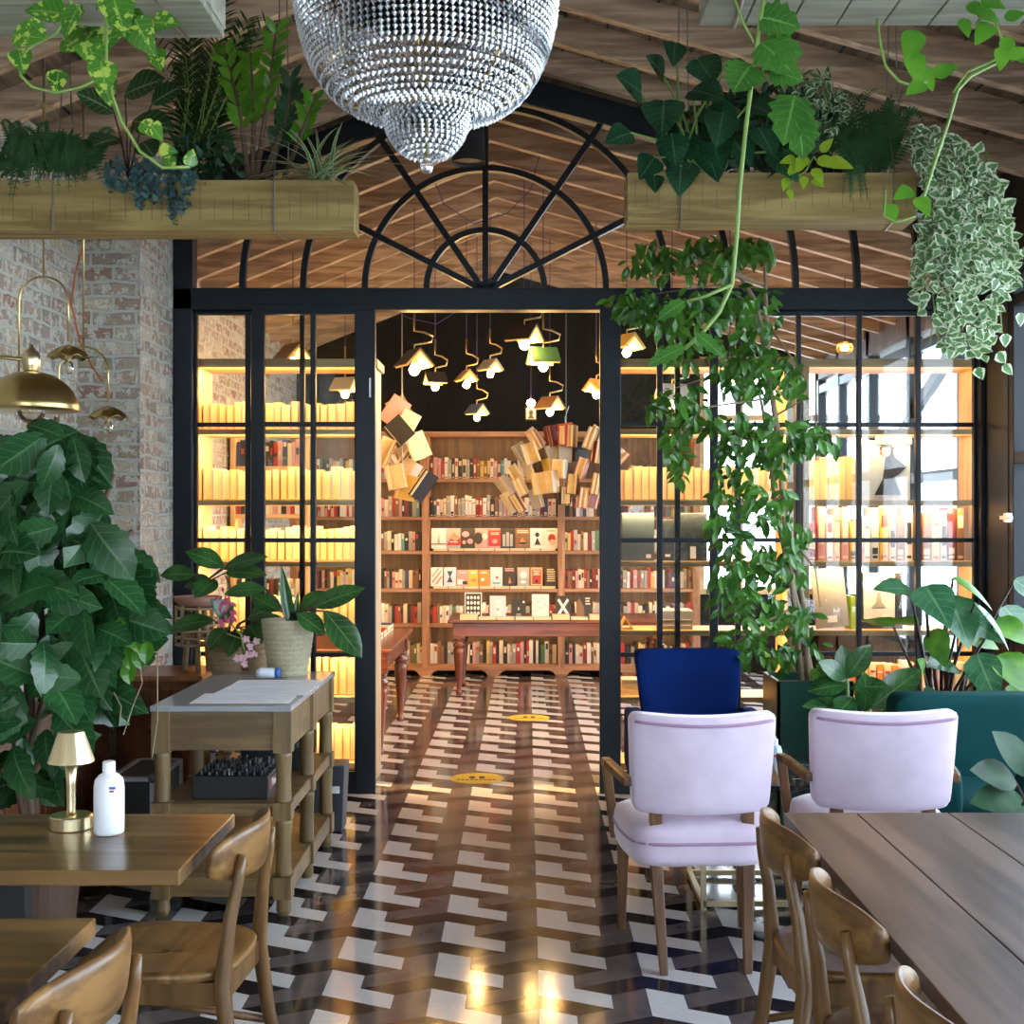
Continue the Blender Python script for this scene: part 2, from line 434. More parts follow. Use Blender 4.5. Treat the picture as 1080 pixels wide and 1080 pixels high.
def light(name, kind, loc, power, colr, size=.1, size_y=None, rot=(0,0,0)):
    l = bpy.data.lights.new(name, kind); l.energy = power; l.color = colr
    if kind == 'AREA':
        l.shape = 'RECTANGLE' if size_y else 'SQUARE'; l.size = size
        if size_y: l.size_y = size_y
    else: l.shadow_soft_size = size
    o = bpy.data.objects.new(name, l); col.objects.link(o); o.location = loc; o.rotation_euler = rot
    return o
# ------------------------------------------------------------------ the room
FY = 7.5                                   # plane of the steel and glass partition
S = FY / F
def px(x): return (x - CX) * S             # partition drawing: picture column -> metres
def pz(y): return EYE + (CY - y) * S

def struct(name, mb, mats, parent=None, **k):
    o = mb.build(name, mats, parent, **k)
    if parent is None: o['kind'] = 'structure'
    return o

RX, SL, SR = -.24, .40, .28
def roofz(x, zr): return zr - (SL*(RX-x) if x < RX else SR*(x-RX))

b = MB(); b.box((-2.6,-2.6,-.1), (4.2,13.6,0)); struct('floor', b, 'floor')
b = MB(); b.box((-2.62,-2.6,0), (-2.38,13.5,4.0)); struct('wall_left', b, 'brick_yz')
b = MB(); b.box((-2.38,6.83,0), (-2.05,7.62,4.0)); b.m = [0,0,0,1,0,1]; struct('pillar', b, ['brick_xz','brick_yz'])
b = MB(); b.box((-2.6,13.3,0), (1.78,13.42,4.4)); b.box((1.78,13.3,0), (3.4,13.42,.8)); b.box((1.78,13.3,3.25), (3.4,13.42,4.4)); struct('wall_back', b, 'blackwall')
w = thing('window_6', None, None, (2.4, 13.35, 0), None, 'structure')
b = MB()
for x in (1.80, 2.2, 2.6, 3.0): b.box((x-.03,13.31,.8), (x+.03,13.4,3.25))
for z in (.83, 2.05, 2.62, 3.22): b.box((1.78,13.312,z-.03), (3.05,13.398,z+.03))
b.build('window_frame', 'pine_x', w)
b = MB(); b.box((1.79,13.35,.8), (3.05,13.356,3.25)); b.build('pane', 'glass_lo', w)
b = MB()                                   # unseen wall behind the viewer, its opening shaped and placed for the light
b.box((-2.6,-2.7,0), (-1.75,-2.58,4.6)); b.box((.4,-2.7,0), (2.9,-2.58,4.6)); b.box((-1.75,-2.7,2.75), (.4,-2.58,4.6)); b.box((-1.75,-2.7,0), (.4,-2.58,.4))
struct('wall_rear', b, 'brick_xz')

# ceilings: boards on rafters
def roof(name, y0, y1, zr, ys):
    root = thing(name, None, None, (0,0,zr), None, 'structure')
    b = MB()
    for (xa, xb) in ((-2.7, RX), (RX, 3.5)):
        za, zb = roofz(xa, zr)+.15, roofz(xb, zr)+.15
        b.add([(xa,y0,za),(xb,y0,zb),(xb,y1,zb),(xa,y1,za),(xa,y0,za+.06),(xb,y0,zb+.06),(xb,y1,zb+.06),(xa,y1,za+.06)],
              [(0,1,2,3),(7,6,5,4),(0,4,5,1),(2,6,7,3),(1,5,6,2),(3,7,4,0)])
    b.build('boarding', 'sheath', root)
    # thin battens over the joints of the boarding, running along the room
    bb = MB()
    for xa in [RX + .22*i for i in range(-11, 17)]:
        z = roofz(xa, zr) + .149
        bb.box((xa-.006, y0, z-.004), (xa+.006, y1, z+.001))
    bb.build('board_joints', 'black', root)
    for y in ys:
        for (xa, xb) in ((-2.6, RX), (RX, 3.3)):
            m = MB(); za, zb = roofz(xa, zr), roofz(xb, zr); w = .032
            m.add([(xa,y-w,za),(xb,y-w,zb),(xb,y+w,zb),(xa,y+w,za),(xa,y-w,za+.155),(xb,y-w,zb+.155),(xb,y+w,zb+.155),(xa,y+w,za+.155)],
                  [(0,3,2,1),(4,5,6,7),(0,1,5,4),(1,2,6,5),(2,3,7,6),(3,0,4,7)])
            m.build('rafter', 'rafter', root)
roof('ceiling', -2.6, 7.55, 4.20, [2.3+.5*i for i in range(11)])
roof('ceiling', 7.55, 13.3, 4.06, [7.95+.5*i for i in range(11)])

b = MB()
for xa, xb in ((-2.62, RX), (RX, 3.3)):
    za, zb = roofz(xa, 4.12), roofz(xb, 4.12)
    b.add([(xa,7.53,za+.06),(xb,7.53,zb+.06),(xb,7.56,zb+.06),(xa,7.56,za+.06),(xa,7.53,za+.28),(xb,7.53,zb+.28),(xb,7.56,zb+.28),(xa,7.56,za+.28)],
          [(0,3,2,1),(4,5,6,7),(0,1,5,4),(1,2,6,5),(2,3,7,6),(3,0,4,7)])
struct('trim_2', b, 'sheath')
# steel and glass partition -------------------------------------------------
ZL0, ZL1, ZG = pz(328), pz(305), 4.12
def fbox(m, x0, y0, x1, y1, ya, yb): m.box((px(x0), ya, pz(y1)), (px(x1), yb, pz(y0)))
b = MB()
fbox(b, 185, 305, 1076, 328, FY-.05, FY+.07)
b.box((px(185), FY-.05, 0), (px(205), FY+.07, 3.6)); b.box((px(1030), FY-.07, 0), (px(1047), FY+.07, 3.3)); b.box((px(1049), FY-.04, 0), (2.86, FY+.07, 3.3))
# roof line beam of the gable
for xa, xb in ((-2.06, RX), (RX, 2.86)):
    za, zb = roofz(xa, ZG), roofz(xb, ZG)
    b.add([(xa,FY-.05,za-.06),(xb,FY-.05,zb-.06),(xb,FY+.05,zb-.06),(xa,FY+.05,za-.06),(xa,FY-.05,za+.09),(xb,FY-.05,zb+.09),(xb,FY+.05,zb+.09),(xa,FY+.05,za+.09)],
          [(0,3,2,1),(4,5,6,7),(0,1,5,4),(1,2,6,5),(2,3,7,6),(3,0,4,7)])
struct('trim_1', b, 'steel', bevel=.006)

w = thing('window_1', None, None, (px(512), FY, ZL1), None, 'structure')       # the fanlight
b = MB(); cx, cz = px(512), ZL1
for rp in (62, 127, 192, 256, 327, 392, 457):
    r = rp * S; seg = []
    def flush():
        global seg
        if len(seg) > 1:
            for i in range(len(seg)-1): b.bar((seg[i][0], FY, seg[i][1]), (seg[i+1][0], FY, seg[i+1][1]), .034, .05)
        seg = []
    for i in range(0, 73):
        a = PI*i/72; x, z = cx + r*math.cos(a), cz + r*math.sin(a)
        if z < roofz(x, ZG)-.03 and px(200) < x < px(1036): seg.append((x, z))
        else: flush()
    flush()
for ang in (0, 35, -35, 63.5, -63.5):
    a = math.radians(ang); t = 0
    while True:
        x, z = cx + t*math.sin(a), cz + t*math.cos(a)
        if z > roofz(x, ZG)-.03 or not (px(200) < x < px(1036)): break
        t += .02
    b.bar((cx+.03*math.sin(a), FY-.004, cz), (x, FY-.004, z), .034, .056)
b.build('window_frame', 'steel', w)
b = MB(); pts = [(px(203), ZL1), (px(1035), ZL1), (px(1035), roofz(px(1035), ZG)), (RX, ZG), (px(203), roofz(px(203), ZG))]
b.prism(pts, FY+.028, FY+.033); b.build('pane', 'glass', w)

def panel(name, cols, x0, x1, rows, ya, yb, kind='structure', bottom=0.0, stile=None, handle=None):
    """a glazed panel: cols = list of (x0, x1) uprights, rows = list of (y0, y1) rails, in drawing columns"""
    o = thing(name, None, None, (px(x0), (ya+yb)/2, 0), None, kind)
    m = MB()
    for (a, c) in cols: m.box((px(a), ya, bottom), (px(c), yb, ZL0))
    for (a, c) in rows: m.box((px(x0), ya+.004, max(bottom, pz(c))), (px(x1), yb-.004, pz(a)))
    m.build('frame', 'steel', o, bevel=.004)
    g = MB(); ym = (ya+yb)/2; g.box((px(x0)+.01, ym-.003, bottom+.02), (px(x1)-.01, ym+.003, ZL0-.01)); g.build('pane', 'glass', o)
    if handle:
        h = MB(); h.box((px(handle[0]), ya-.012, pz(handle[2])), (px(handle[1]), ya+.001, pz(handle[3]))); h.build('door_handle', 'alu', o)
    return o
RW = [(445.5, 450), (567.5, 572), (687.5, 692), (812, 836)]
panel('window_2', [(205,208),(258.5,264.5),(316,321),(374,379)], 205, 380, [(328,332)]+RW, FY-.005, FY+.04)
panel('window_3', [(712,717.5),(776,781.5),(840,845),(904,909),(966,971),(1027,1031)], 700, 1031, [(328,333)]+RW, FY-.005, FY+.04)
panel('door_1', [(267,281),(329,334.5),(376,397)], 267, 397, [(322,333)]+RW, FY-.06, FY-.015, handle=(391,392.5,420,400))
panel('door_2', [(632,654),(692,698),(747.5,756)], 632, 756, [(322,333)]+RW, FY-.06, FY-.015)

# right wall of the front room: steel posts, glazing bars, bright outside
w = thing('window_4', None, None, (2.72, 4, 0), None, 'structure')
b = MB()
b.box((2.64,7.08,0), (2.735,7.44,3.3))
for y in (7.05, 6.1, 5.1, 4.15, 3.2, 2.25, 1.3, .35, -.6, -1.55, -2.5): b.box((2.645,y-.035,0), (2.735,y+.035,3.3))
for z in (.02, .9, 1.92, 2.78): b.box((2.65,-2.5,z-.03), (2.73,7.08,z+.03))
b.build('window_frame', 'steel', w, bevel=.004)
b = MB(); b.box((2.69,-2.5,0), (2.696,7.06,2.9)); b.build('pane', 'glass_lo', w)
b = MB(); b.box((2.59,6.93,1.585), (2.61,7.07,1.605)); b.box((2.61,7.03,1.57), (2.65,7.07,1.62)); b.build('window_handle', 'alu', w)
b = MB(); b.box((2.64,-2.6,2.9), (2.9,7.5,3.5)); struct('wall_right', b, 'steel')

# right wall of the library: low wall, posts, big panes
w = thing('window_5', None, None, (3.0, 10, 0), None, 'structure')
b = MB()
for y in (7.62, 8.9, 10.1, 11.3, 12.4, 13.25): b.box((2.98,y-.05,.0), (3.08,y+.05,3.3))
for z in (.6, 1.9, 2.9): b.box((2.985,7.6,z-.04), (3.075,13.3,z+.04))
b.bar((3.03,8.9,2.9), (3.03,11.3,1.9), .1, .06, up=(1,0,0))
b.build('window_frame', 'steel', w)
b = MB(); b.box((3.02,7.6,.3), (3.026,13.3,3.2)); b.build('pane', 'glass_lo', w)
b = MB(); b.box((2.98,7.55,0), (3.1,13.3,.58)); b.box((2.98,7.55,3.0), (3.2,13.3,3.4)); struct('wall_right', b, 'backboard')
# a pale street and a hedge outside, so that the panes look onto something
b = MB(); b.box((3.4,-8,-.16), (30,24,-.1)); struct('street', b, plain('pale_pavement', (.5,.5,.48), .8))

# ------------------------------------------------------------------ dining tables and chairs
def table_left(name, x0, x1, y0, y1, label, legs):
    t = thing(name, label, 'table', ((x0+x1)/2, (y0+y1)/2, 0), 'small tables beside the tree')
    b = MB(); b.box((x0, y0, .712), (x1, y1, .75)); b.build('tabletop', 'tabletop', t, bevel=.004)
    for lx in legs:
        b = MB(); ym = (y0+y1)/2
        b.box((lx-.04, ym-.025, .03), (lx+.04, ym+.025, .712)); b.build('leg', 'black', t, bevel=.004)
        b = MB(); b.box((lx-.05, y0+.08, 0), (lx+.05, y1-.08, .03)); b.build('foot', 'black', t, bevel=.004)
    return t
table_left('dining_table', -2.02, -.836, 3.10, 3.69, 'rectangular wooden table with brass lamp and white bottle on it', (-1.35, -1.75))
table_left('dining_table', -2.12, -.914, 2.05, 2.735, 'bare wooden table corner with a dark knot, cut off by the lower picture corner', (-1.45, -1.85))
b = MB(); b.ball((-1.135, 2.68, .7475), .03, 12, 6, sq=(1.2, .35, .12))
b.build('knot', 'tabletop_end', bpy.data.objects['dining_table.001'], smooth=True)

t = thing('dining_table', 'large stained oak plank table in front of the lilac armchairs', 'table', (1.45, 2.4, 0))
xs = [.735, .945, 1.21, 1.475, 1.74, 2.02]
for i in range(5):
    b = MB(); b.box((xs[i]+.002, 1.0, .715), (xs[i+1]-.002, 3.705, .75)); b.build('plank', 'greyoak', t, bevel=.002)
b = MB(); b.box((.9, 1.2, .66), (1.9, 3.5, .714)); b.build('apron', 'greyoak', t)
for lx in (1.25, 1.8):
    for ly in (1.35, 3.45):
        b = MB(); b.box((lx-.045, ly-.045, 0), (lx+.045, ly+.045, .66)); b.build('leg', 'greyoak', t, bevel=.005)

def make_chair(label):
    t = thing('dining_chair', label, 'chair', (0,0,0), 'wooden dining chairs')
    b = MB()                                       # seat: rounded, slightly dished board
    N = 28; ring = []
    for k in range(N):
        a = 2*PI*k/N; c, s = math.cos(a), math.sin(a)
        e = .55
        x = .215*math.copysign(abs(c)**e, c); y = .21*math.copysign(abs(s)**e, s)
        x *= 1.0 + .08*(y/.21)
        ring.append((x, y))
    vs = []
    for sc, z in ((.0,.442),(.45,.443),(.8,.447),(.97,.455),(1.0,.447),(.99,.436),(.9,.430),(.0,.430)):
        for x, y in ring: vs.append((x*sc, y*sc, z + (.006*abs(x/.21) if z > .44 else 0)))
    fs = [(i*N+k, i*N+(k+1)%N, (i+1)*N+(k+1)%N, (i+1)*N+k) for i in range(7) for k in range(N)]
    b.add(vs, fs); b.build('seat', 'chairwood_x', t, smooth=True)
    b = MB()
    for s in (-1, 1): b.box((s*.165-.012, -.18, .37), (s*.165+.012, .17, .43))
    b.box((-.165,.15,.37), (.165,.174,.43)); b.box((-.165,-.195,.37), (.165,-.171,.43))
    b.build('seat_rail', 'chairwood', t, bevel=.003)
    for s in (-1, 1):
        b = MB(); b.tube([(s*.195,.20,0),(s*.175,.175,.25),(s*.168,.165,.43)], [.013,.019,.021], 10); b.build('leg', 'chairwood', t, smooth=True)
        b = MB(); b.tube([(s*.20,-.275,0),(s*.183,-.215,.22),(s*.172,-.19,.42),(s*.158,-.205,.58),(s*.148,-.226,.69),(s*.144,-.233,.745)], [.013,.018,.021,.016,.013,.010], 10, flat=1.1)
        b.build('leg', 'chairwood', t, smooth=True)
        b = MB(); b.tube([(s*.178,.175,.25),(s*.184,-.215,.20)], [.011,.011], 8); b.build('stretcher', 'chairwood', t, smooth=True)
    # curved back board
    b = MB(); n, mrows = 18, 6; rows = []
    for side in (0, 1):
        for j in range(mrows+1):
            v = j/mrows
            for i in range(n+1):
                q = i/n*2-1
                hh = .068*(1-.5*abs(q)**4.5)
                zc = .735 + .008*(1-q*q)
                z = zc + (v*2-1)*hh
                y = -.245 + .075*q*q - .10*(z-.735) + (.011 if side else -.011)*(1-abs(v*2-1)**4*.6)
                rows.append((q*.205, y, z))
    W_ = n+1; A = (mrows+1)*W_
    fs = []
    for j in range(mrows):
        for i in range(n):
            a = j*W_+i
            fs.append((a, a+1, a+W_+1, a+W_)); fs.append((A+a, A+a+W_, A+a+W_+1, A+a+1))
    for i in range(n):
        fs.append((i, A+i, A+i+1, i+1)); a = mrows*W_+i; fs.append((a, a+1, A+a+1, A+a))
    for j in range(mrows):
        a = j*W_; fs.append((a, a+W_, A+a+W_, A+a)); a += n; fs.append((a, A+a, A+a+W_, a+W_))
    b.add(rows, fs); b.build('backrest', 'chairwood_x', t, smooth=True)
    return t
ch = make_chair('wooden chair with curved back, tucked under the table with the brass lamp')
ch.location = (-.945, 3.42, 0); ch.rotation_euler.z = PI/2 - .06
dup(ch, (-1.01, 2.40, 0), PI/2 - .12, 'wooden chair with curved back, half cut off below, at the bare wooden table')
dup(ch, (.88, 3.42, 0), -PI/2 + .05, 'wooden chair at plank table, the one standing nearest the lilac armchairs')
dup(ch, (.88, 2.81, 0), -PI/2 + .05, 'wooden chair in the middle of the row along the plank table')
dup(ch, (.885, 2.16, 0), -PI/2 + .03, 'wooden chair at plank table, only its back top showing at the picture bottom')

# lamp and bottle on the table
c = P(75, 873, 3.52); x, y = c.x, c.y
t = thing('table_lamp', 'small brass table lamp with cone shade on the wooden table', 'lamp', (x, y, .75))
b = MB(); b.lathe((x,y,.75), [(.001,0),(.055,0),(.057,.003),(.057,.034),(.053,.038),(.001,.038)], 32); b.build('base', 'brass_lt', t, smooth=False)
b = MB(); b.lathe((x,y,.75), [(.014,.036),(.012,.05),(.0125,.12),(.016,.185)], 20); b.build('stem', 'brass_lt', t, smooth=True)
b = MB(); b.lathe((x,y,.75), [(.059,.182),(.062,.182),(.034,.264),(.001,.266)], 32); b.build('lamp_shade', 'brass_lt', t)
c = P(115, 879, 3.46); x, y = c.x, c.y
t = thing('bottle', 'white plastic sanitizer bottle beside the small brass table lamp', 'bottle', (x, y, .75))
b = MB(); b.lathe((x,y,.75), [(.001,0),(.034,0),(.039,.004),(.040,.012),(.040,.125),(.037,.145),(.027,.158),(.0155,.164),(.0155,.168)], 28); b.build('body', 'white_plastic', t, smooth=True)
b = MB(); b.lathe((x,y,.75), [(.0165,.165),(.0165,.192),(.014,.195),(.001,.195)], 20); b.build('cap', 'white_plastic', t)
for mt, zz, hh, dx in (('red_mark', .118, .005, .016), ('blue_mark', .126, .006, .02)):
    b = MB(); b.box((x+dx-.008, y-.0375, .75+zz), (x+dx+.008, y-.031, .75+zz+hh)); b.build('label_mark', mt, t)

# ------------------------------------------------------------------ lilac armchairs, blue and teal seats, marble table
def cushion(m, n, fx, mat=0):
    """closed superellipsoid patch: fx(u, v) maps the unit sphere direction to a point"""
    nu, nv = n, n//2
    vs = []
    for j in range(nv+1):
        for i in range(nu):
            a, p = 2*PI*i/nu, -PI/2 + PI*j/nv
            vs.append(fx(math.cos(p)*math.cos(a), math.cos(p)*math.sin(a), math.sin(p)))
    fs = [(j*nu+i, j*nu+(i+1)%nu, (j+1)*nu+(i+1)%nu, (j+1)*nu+i) for j in range(nv) for i in range(nu)]
    m.add(vs, fs, mat)
def sq(v, e): return math.copysign(abs(v)**e, v)
def pad(m, c, h, warp=None, n=36, pw=7):
    def f(x, y, z):
        L = max(abs(x), abs(y), abs(z), 1e-6)
        s = (sum(abs(k/L)**pw for k in (x,y,z)))**(1/pw)     # towards a rounded box
        q = Vector((x/L/s*h[0], y/L/s*h[1], z/L/s*h[2])) + Vector(c)
        return warp(q) if warp else q
    cushion(m, n, f)

def make_armchair(label):
    t = thing('armchair', label, 'armchair', (0,0,0), 'lilac velvet armchairs')
    bend = lambda q: Vector((q.x*(1+.07*(q.z-.72)/.35*1.0), q.y + .9*q.x*q.x - .14*(q.z-.55), q.z + .22*q.x*q.x*(1 if q.z > .75 else .2)))
    b = MB(); pad(b, (0,-.215,.722), (.254,.045,.176), warp=bend, n=64, pw=14); bk = b.build('backrest', 'lilac', t, smooth=True)
    b = MB(); path = []
    for i in range(21):
        xx = -.24 + .48*i/20; q = bend(Vector((xx, -.262, .868))); path.append((q.x, q.y-.001, q.z))
    b.tube(path, .006, 6); b.build('piping', 'lilac_pipe', bk, smooth=True)
    dome = lambda q: Vector((q.x*(1-.10*(q.y<0)*abs(q.y)/.25), q.y, q.z + (.045*(1-(q.x/.27)**2)*(1-(q.y/.27)**2) if q.z > .44 else 0)))
    b = MB(); pad(b, (0,.0,.43), (.272,.262,.075), warp=dome, n=44); st = b.build('seat', 'lilac', t, smooth=True)
    b = MB(); path = []
    for i in range(41):
        a = 2*PI*i/40; cc, ss = math.cos(a), math.sin(a); L = max(abs(cc), abs(ss)); s6 = (abs(cc/L)**6+abs(ss/L)**6)**(1/6)
        q = dome(Vector((cc/L/s6*.274, ss/L/s6*.264, .445))); path.append(q)
    b.tube(path, .006, 6, cap=False); b.build('piping', 'lilac_pipe', st, smooth=True)
    for s in (-1, 1):
        b = MB(); b.taper((s*.148,-.285,0), (.014,.016), (s*.165,-.20,.38), (.022,.026)); b.taper((s*.165,-.20,.38), (.022,.026), (s*.165,-.198,.64), (.022,.018)); b.build('leg', 'armwood', t, bevel=.004)
        b = MB(); b.taper((s*.235,.215,0), (.013,.013), (s*.23,.20,.40), (.024,.024)); b.build('leg', 'armwood', t, bevel=.004)
        b = MB()
        for (p, q2, w, d) in (((s*.262,-.20,.655),(s*.302,.06,.672),.034,.032), ((s*.302,.055,.672),(s*.300,.20,.655),.036,.034), ((s*.300,.195,.668),(s*.262,.205,.36),.036,.03)):
            b.bar(p, q2, w, d, up=(0,0,1) if abs(p[2]-q2[2]) < .1 else (0,1,0))
        b.build('armrest', 'armwood', t, bevel=.007)
    return t
ac = make_armchair('lilac velvet armchair with wooden arms, seat and legs fully showing on tiles')
ac.location = (.612, 4.80, 0); ac.rotation_euler.z = .05
dup(ac, (1.29, 4.86, 0), -.03, 'lilac velvet armchair whose legs are hidden behind the plank table')

t = thing('armchair', 'dark blue velvet armchair behind a lilac armchair, before the glass', 'armchair', (.81, 6.3, 0))
bend = lambda q: Vector(((q.x-.81)*(1+.16*(q.z-.6)/.35)+.81, q.y + .22*(q.z-.45) - .5*(q.x-.81)**2, q.z))
b = MB(); pad(b, (.81,6.46,.675), (.235,.05,.255), warp=bend, n=56, pw=18); b.build('backrest', 'blue', t, smooth=True)
b = MB(); pad(b, (.81,6.22,.36), (.25,.26,.085)); b.build('seat', 'blue', t, smooth=True)
for s in (-1, 1):
    b = MB(); pad(b, (.81+s*.285,6.25,.505), (.04,.24,.145), n=48, pw=14); b.build('armrest', 'blue', t, smooth=True)
    for yy in (6.02, 6.44):
        b = MB(); b.taper((.81+s*.24,yy,0), (.012,.012), (.81+s*.23,yy,.32), (.022,.022)); b.build('leg', 'armwood', t)

# round marble table on a brass frame
cx_, cy_ = 1.02, 5.53
t = thing('side_table', 'round black marble table on brass frame between the velvet chairs', 'table', (cx_, cy_, 0))
b = MB(); b.lathe((cx_,cy_,0), [(.001,.495),(.37,.495),(.385,.50),(.385,.518),(.375,.523),(.001,.523)], 48); tp = b.build('tabletop', 'marble', t)
b = MB()                                     # pale veins, thin inlaid lines
for k in range(7):
    a = R(0, 2*PI); p = Vector((cx_+.25*math.cos(a), cy_+.25*math.sin(a), .5236)); path = [p.copy()]; a2 = R(0, 2*PI)
    for i in range(7):
        a2 += R(-.6,.6); p = p + Vector((math.cos(a2)*.045, math.sin(a2)*.045, 0))
        if (p - Vector((cx_,cy_,.5236))).length < .36: path.append(p.copy())
    if len(path) > 1: b.tube(path, .0016, 4, flat=.25)
b.build('veins', 'white_mark', tp)
b = MB(); q = .24
fx0, fx1, fy0, fy1 = cx_-.36, cx_+.28, cy_-.55, cy_+.2
fx0, fy0 = cx_-.30, cy_-.26
for (p, r_) in (((fx0,fy0,0),(fx0,fy0,.495)), ((fx1,fy0,0),(fx1,fy0,.495)), ((fx0,fy1,0),(fx0,fy1,.495)), ((fx1,fy1,0),(fx1,fy1,.495)),
               ((fx0,fy0,.02),(fx1,fy0,.02)), ((fx0,fy1,.02),(fx1,fy1,.02)), ((fx0,fy0,.02),(fx0,fy1,.02)), ((fx1,fy0,.02),(fx1,fy1,.02))):
    b.bar(p, r_, .022, .022, up=(0,1,0) if abs(p[1]-r_[1]) < .01 else (1,0,0))
b.build('base_frame', 'brass_lt', t)
x, y = P(815, 826, 5.45).x, 5.40
t = thing('bottle', 'clear blue sanitizer bottle standing on the black marble table', 'bottle', (x, y, .523))
b = MB(); b.lathe((x,y,.5242), [(.001,0),(.028,0),(.030,.004),(.030,.095),(.024,.115),(.012,.122)], 20); b.build('body', plain('pale_blue_plastic', (.50,.66,.78), .2), t, smooth=True)
b = MB(); b.lathe((x,y,.523), [(.013,.12),(.013,.145),(.004,.15),(.004,.16),(.001,.16)], 14); b.build('cap', 'white_plastic', t)
b = MB(); b.box((x-.02,y-.0315,.60), (x+.012,y-.0285,.608)); b.build('label_mark', 'red_mark', t)

# teal sofa and teal armchair
t = thing('sofa', 'teal velvet sofa with straight back before the elephant ear plant', 'sofa', (2.13, 5.6, 0))
b = MB(); pad(b, (2.14,5.86,.50), (.49,.08,.30), n=64, pw=20); b.build('backrest', 'teal', t, smooth=True)
b = MB(); pad(b, (2.14,5.50,.34), (.49,.30,.11), n=44); b.build('seat', 'teal', t, smooth=True)
b = MB(); pad(b, (1.70,5.52,.40), (.07,.33,.19), n=40); b.build('armrest', 'teal', t, smooth=True)
for lx in (1.7, 2.55):
    for ly in (5.28, 5.86):
        b = MB(); b.taper((lx,ly,0), (.013,.013), (lx,ly,.25), (.02,.02)); b.build('leg', 'armwood', t)
t = thing('armchair', 'teal velvet armchair seen side on, half hidden by dark leaves, by the sofa', 'armchair', (2.2, 4.72, 0))
b = MB(); pad(b, (2.18,4.98,.45), (.29,.06,.20)); b.build('armrest', 'teal', t, smooth=True)
b = MB(); pad(b, (2.18,4.46,.45), (.29,.06,.20)); b.build('armrest', 'teal', t, smooth=True)
b = MB(); pad(b, (2.46,4.72,.52), (.08,.26,.28)); b.build('backrest', 'teal', t, smooth=True)
b = MB(); pad(b, (2.16,4.72,.34), (.28,.24,.11)); b.build('seat', 'teal', t, smooth=True)
for lx in (1.95, 2.45):
    for ly in (4.5, 4.95):
        b = MB(); b.taper((lx,ly,0), (.013,.013), (lx,ly,.27), (.02,.02)); b.build('leg', 'armwood', t)

# ------------------------------------------------------------------ console table with papers, pots and mixers
X0, X1, Y0, Y1 = -1.50, -.945, 5.15, 6.30
t = thing('console_table', 'long wooden console table with two shelves and pale stone top', 'console table', ((X0+X1)/2, (Y0+Y1)/2, 0))
b = MB(); b.box((X0-.005,Y0-.01,.822), (X1+.005,Y1+.01,.845)); b.build('tabletop', 'stone', t, bevel=.003)
b = MB()
b.box((X0+.02,Y0+.012,.665), (X1-.02,Y0+.035,.822)); b.box((X0+.02,Y1-.035,.665), (X1-.02,Y1-.012,.822))
b.box((X1-.035,Y0+.02,.665), (X1-.012,Y1-.02,.822)); b.box((X0+.012,Y0+.02,.665), (X0+.035,Y1-.02,.822))
b.build('apron', 'oliveoak_x', t)
for z, h in ((.40, .05), (.08, .075)):
    b = MB(); b.box((X0+.012,Y0+.012,z+h-.02), (X1-.012,Y1-.012,z+h)); b.box((X0+.015,Y0+.01,z), (X1-.015,Y0+.03,z+h-.005)); b.box((X1-.03,Y0+.02,z), (X1-.01,Y1-.02,z+h-.005))
    b.box((X0+.01,Y0+.02,z), (X0+.03,Y1-.02,z+h-.005)); b.box((X0+.015,Y1-.03,z), (X1-.015,Y1-.01,z+h-.005)); b.build('shelf', 'oliveoak_x', t)
for lx in (X0+.034, X1-.034):
    for ly in (Y0+.034, (Y0+Y1)/2, Y1-.034):
        b = MB(); w_ = .036
        for z0, z1 in ((.655,.822), (.385,.455), (.07,.158)): b.box((lx-w_,ly-w_,z0), (lx+w_,ly+w_,z1))
        bar = lambda z0, z1: [(.026,z0),(.033,z0+.01),(.030,(z0+z1)/2),(.034,z1-.02),(.03,z1)]
        b.lathe((lx,ly,0), bar(.45,.66), 18); b.lathe((lx,ly,0), bar(.155,.39), 18); b.lathe((lx,ly,0), [(.022,0),(.03,.02),(.028,.075)], 18)
        b.build('leg', 'oliveoak', t)
ZT = .845
def sheet(label, cx0, cy0, w_, h_, rot, z):
    Tm = Matrix.Translation((cx0, cy0, z)) @ Matrix.Rotation(rot, 4, 'Z')
    m = MB(); m.box((-w_/2,-h_/2,0), (w_/2,h_/2,.0012), T=Tm)
    o = thing('paper_sheet', label, 'paper', (cx0, cy0, z), 'papers on the console')
    m.build('sheet', 'paper', o)
    m = MB()
    for i in range(9): m.box((-w_*.4,h_*(.36-.085*i),.0012), (w_*R(.1,.4),h_*(.36-.085*i)+.004,.0015), T=Tm)
    m.build('print', plain('faint_print', (.55,.55,.62), .8), o)
sheet('printed paper sheet at the front of the pale console top', -1.17, 5.36, .40, .29, .03, ZT+.0005)
sheet('printed paper sheet in the middle of the console top', -1.13, 5.58, .40, .29, -.04, ZT+.0024)
sheet('printed paper sheet nearest the woven pot on the console', -1.13, 5.80, .38, .25, .02, ZT+.0043)
c = P(283, 706, 6.0); x, y = c.x+.0, 6.0
t = thing('thermometer', 'white handheld thermometer with blue tip lying on console', 'thermometer', (x, y, ZT))
b = MB(); b.tube([(x-.055,y,ZT+.028),(x-.03,y,ZT+.03),(x+.02,y,ZT+.028),(x+.035,y,ZT+.028)], [.018,.025,.024,.020], 12); b.build('body', 'white_plastic', t, smooth=True)
b = MB(); b.tube([(x+.034,y,ZT+.028),(x+.055,y,ZT+.028)], [.024,.02], 14); b.build('sensor_tip', 'blue_mark', t, smooth=True)

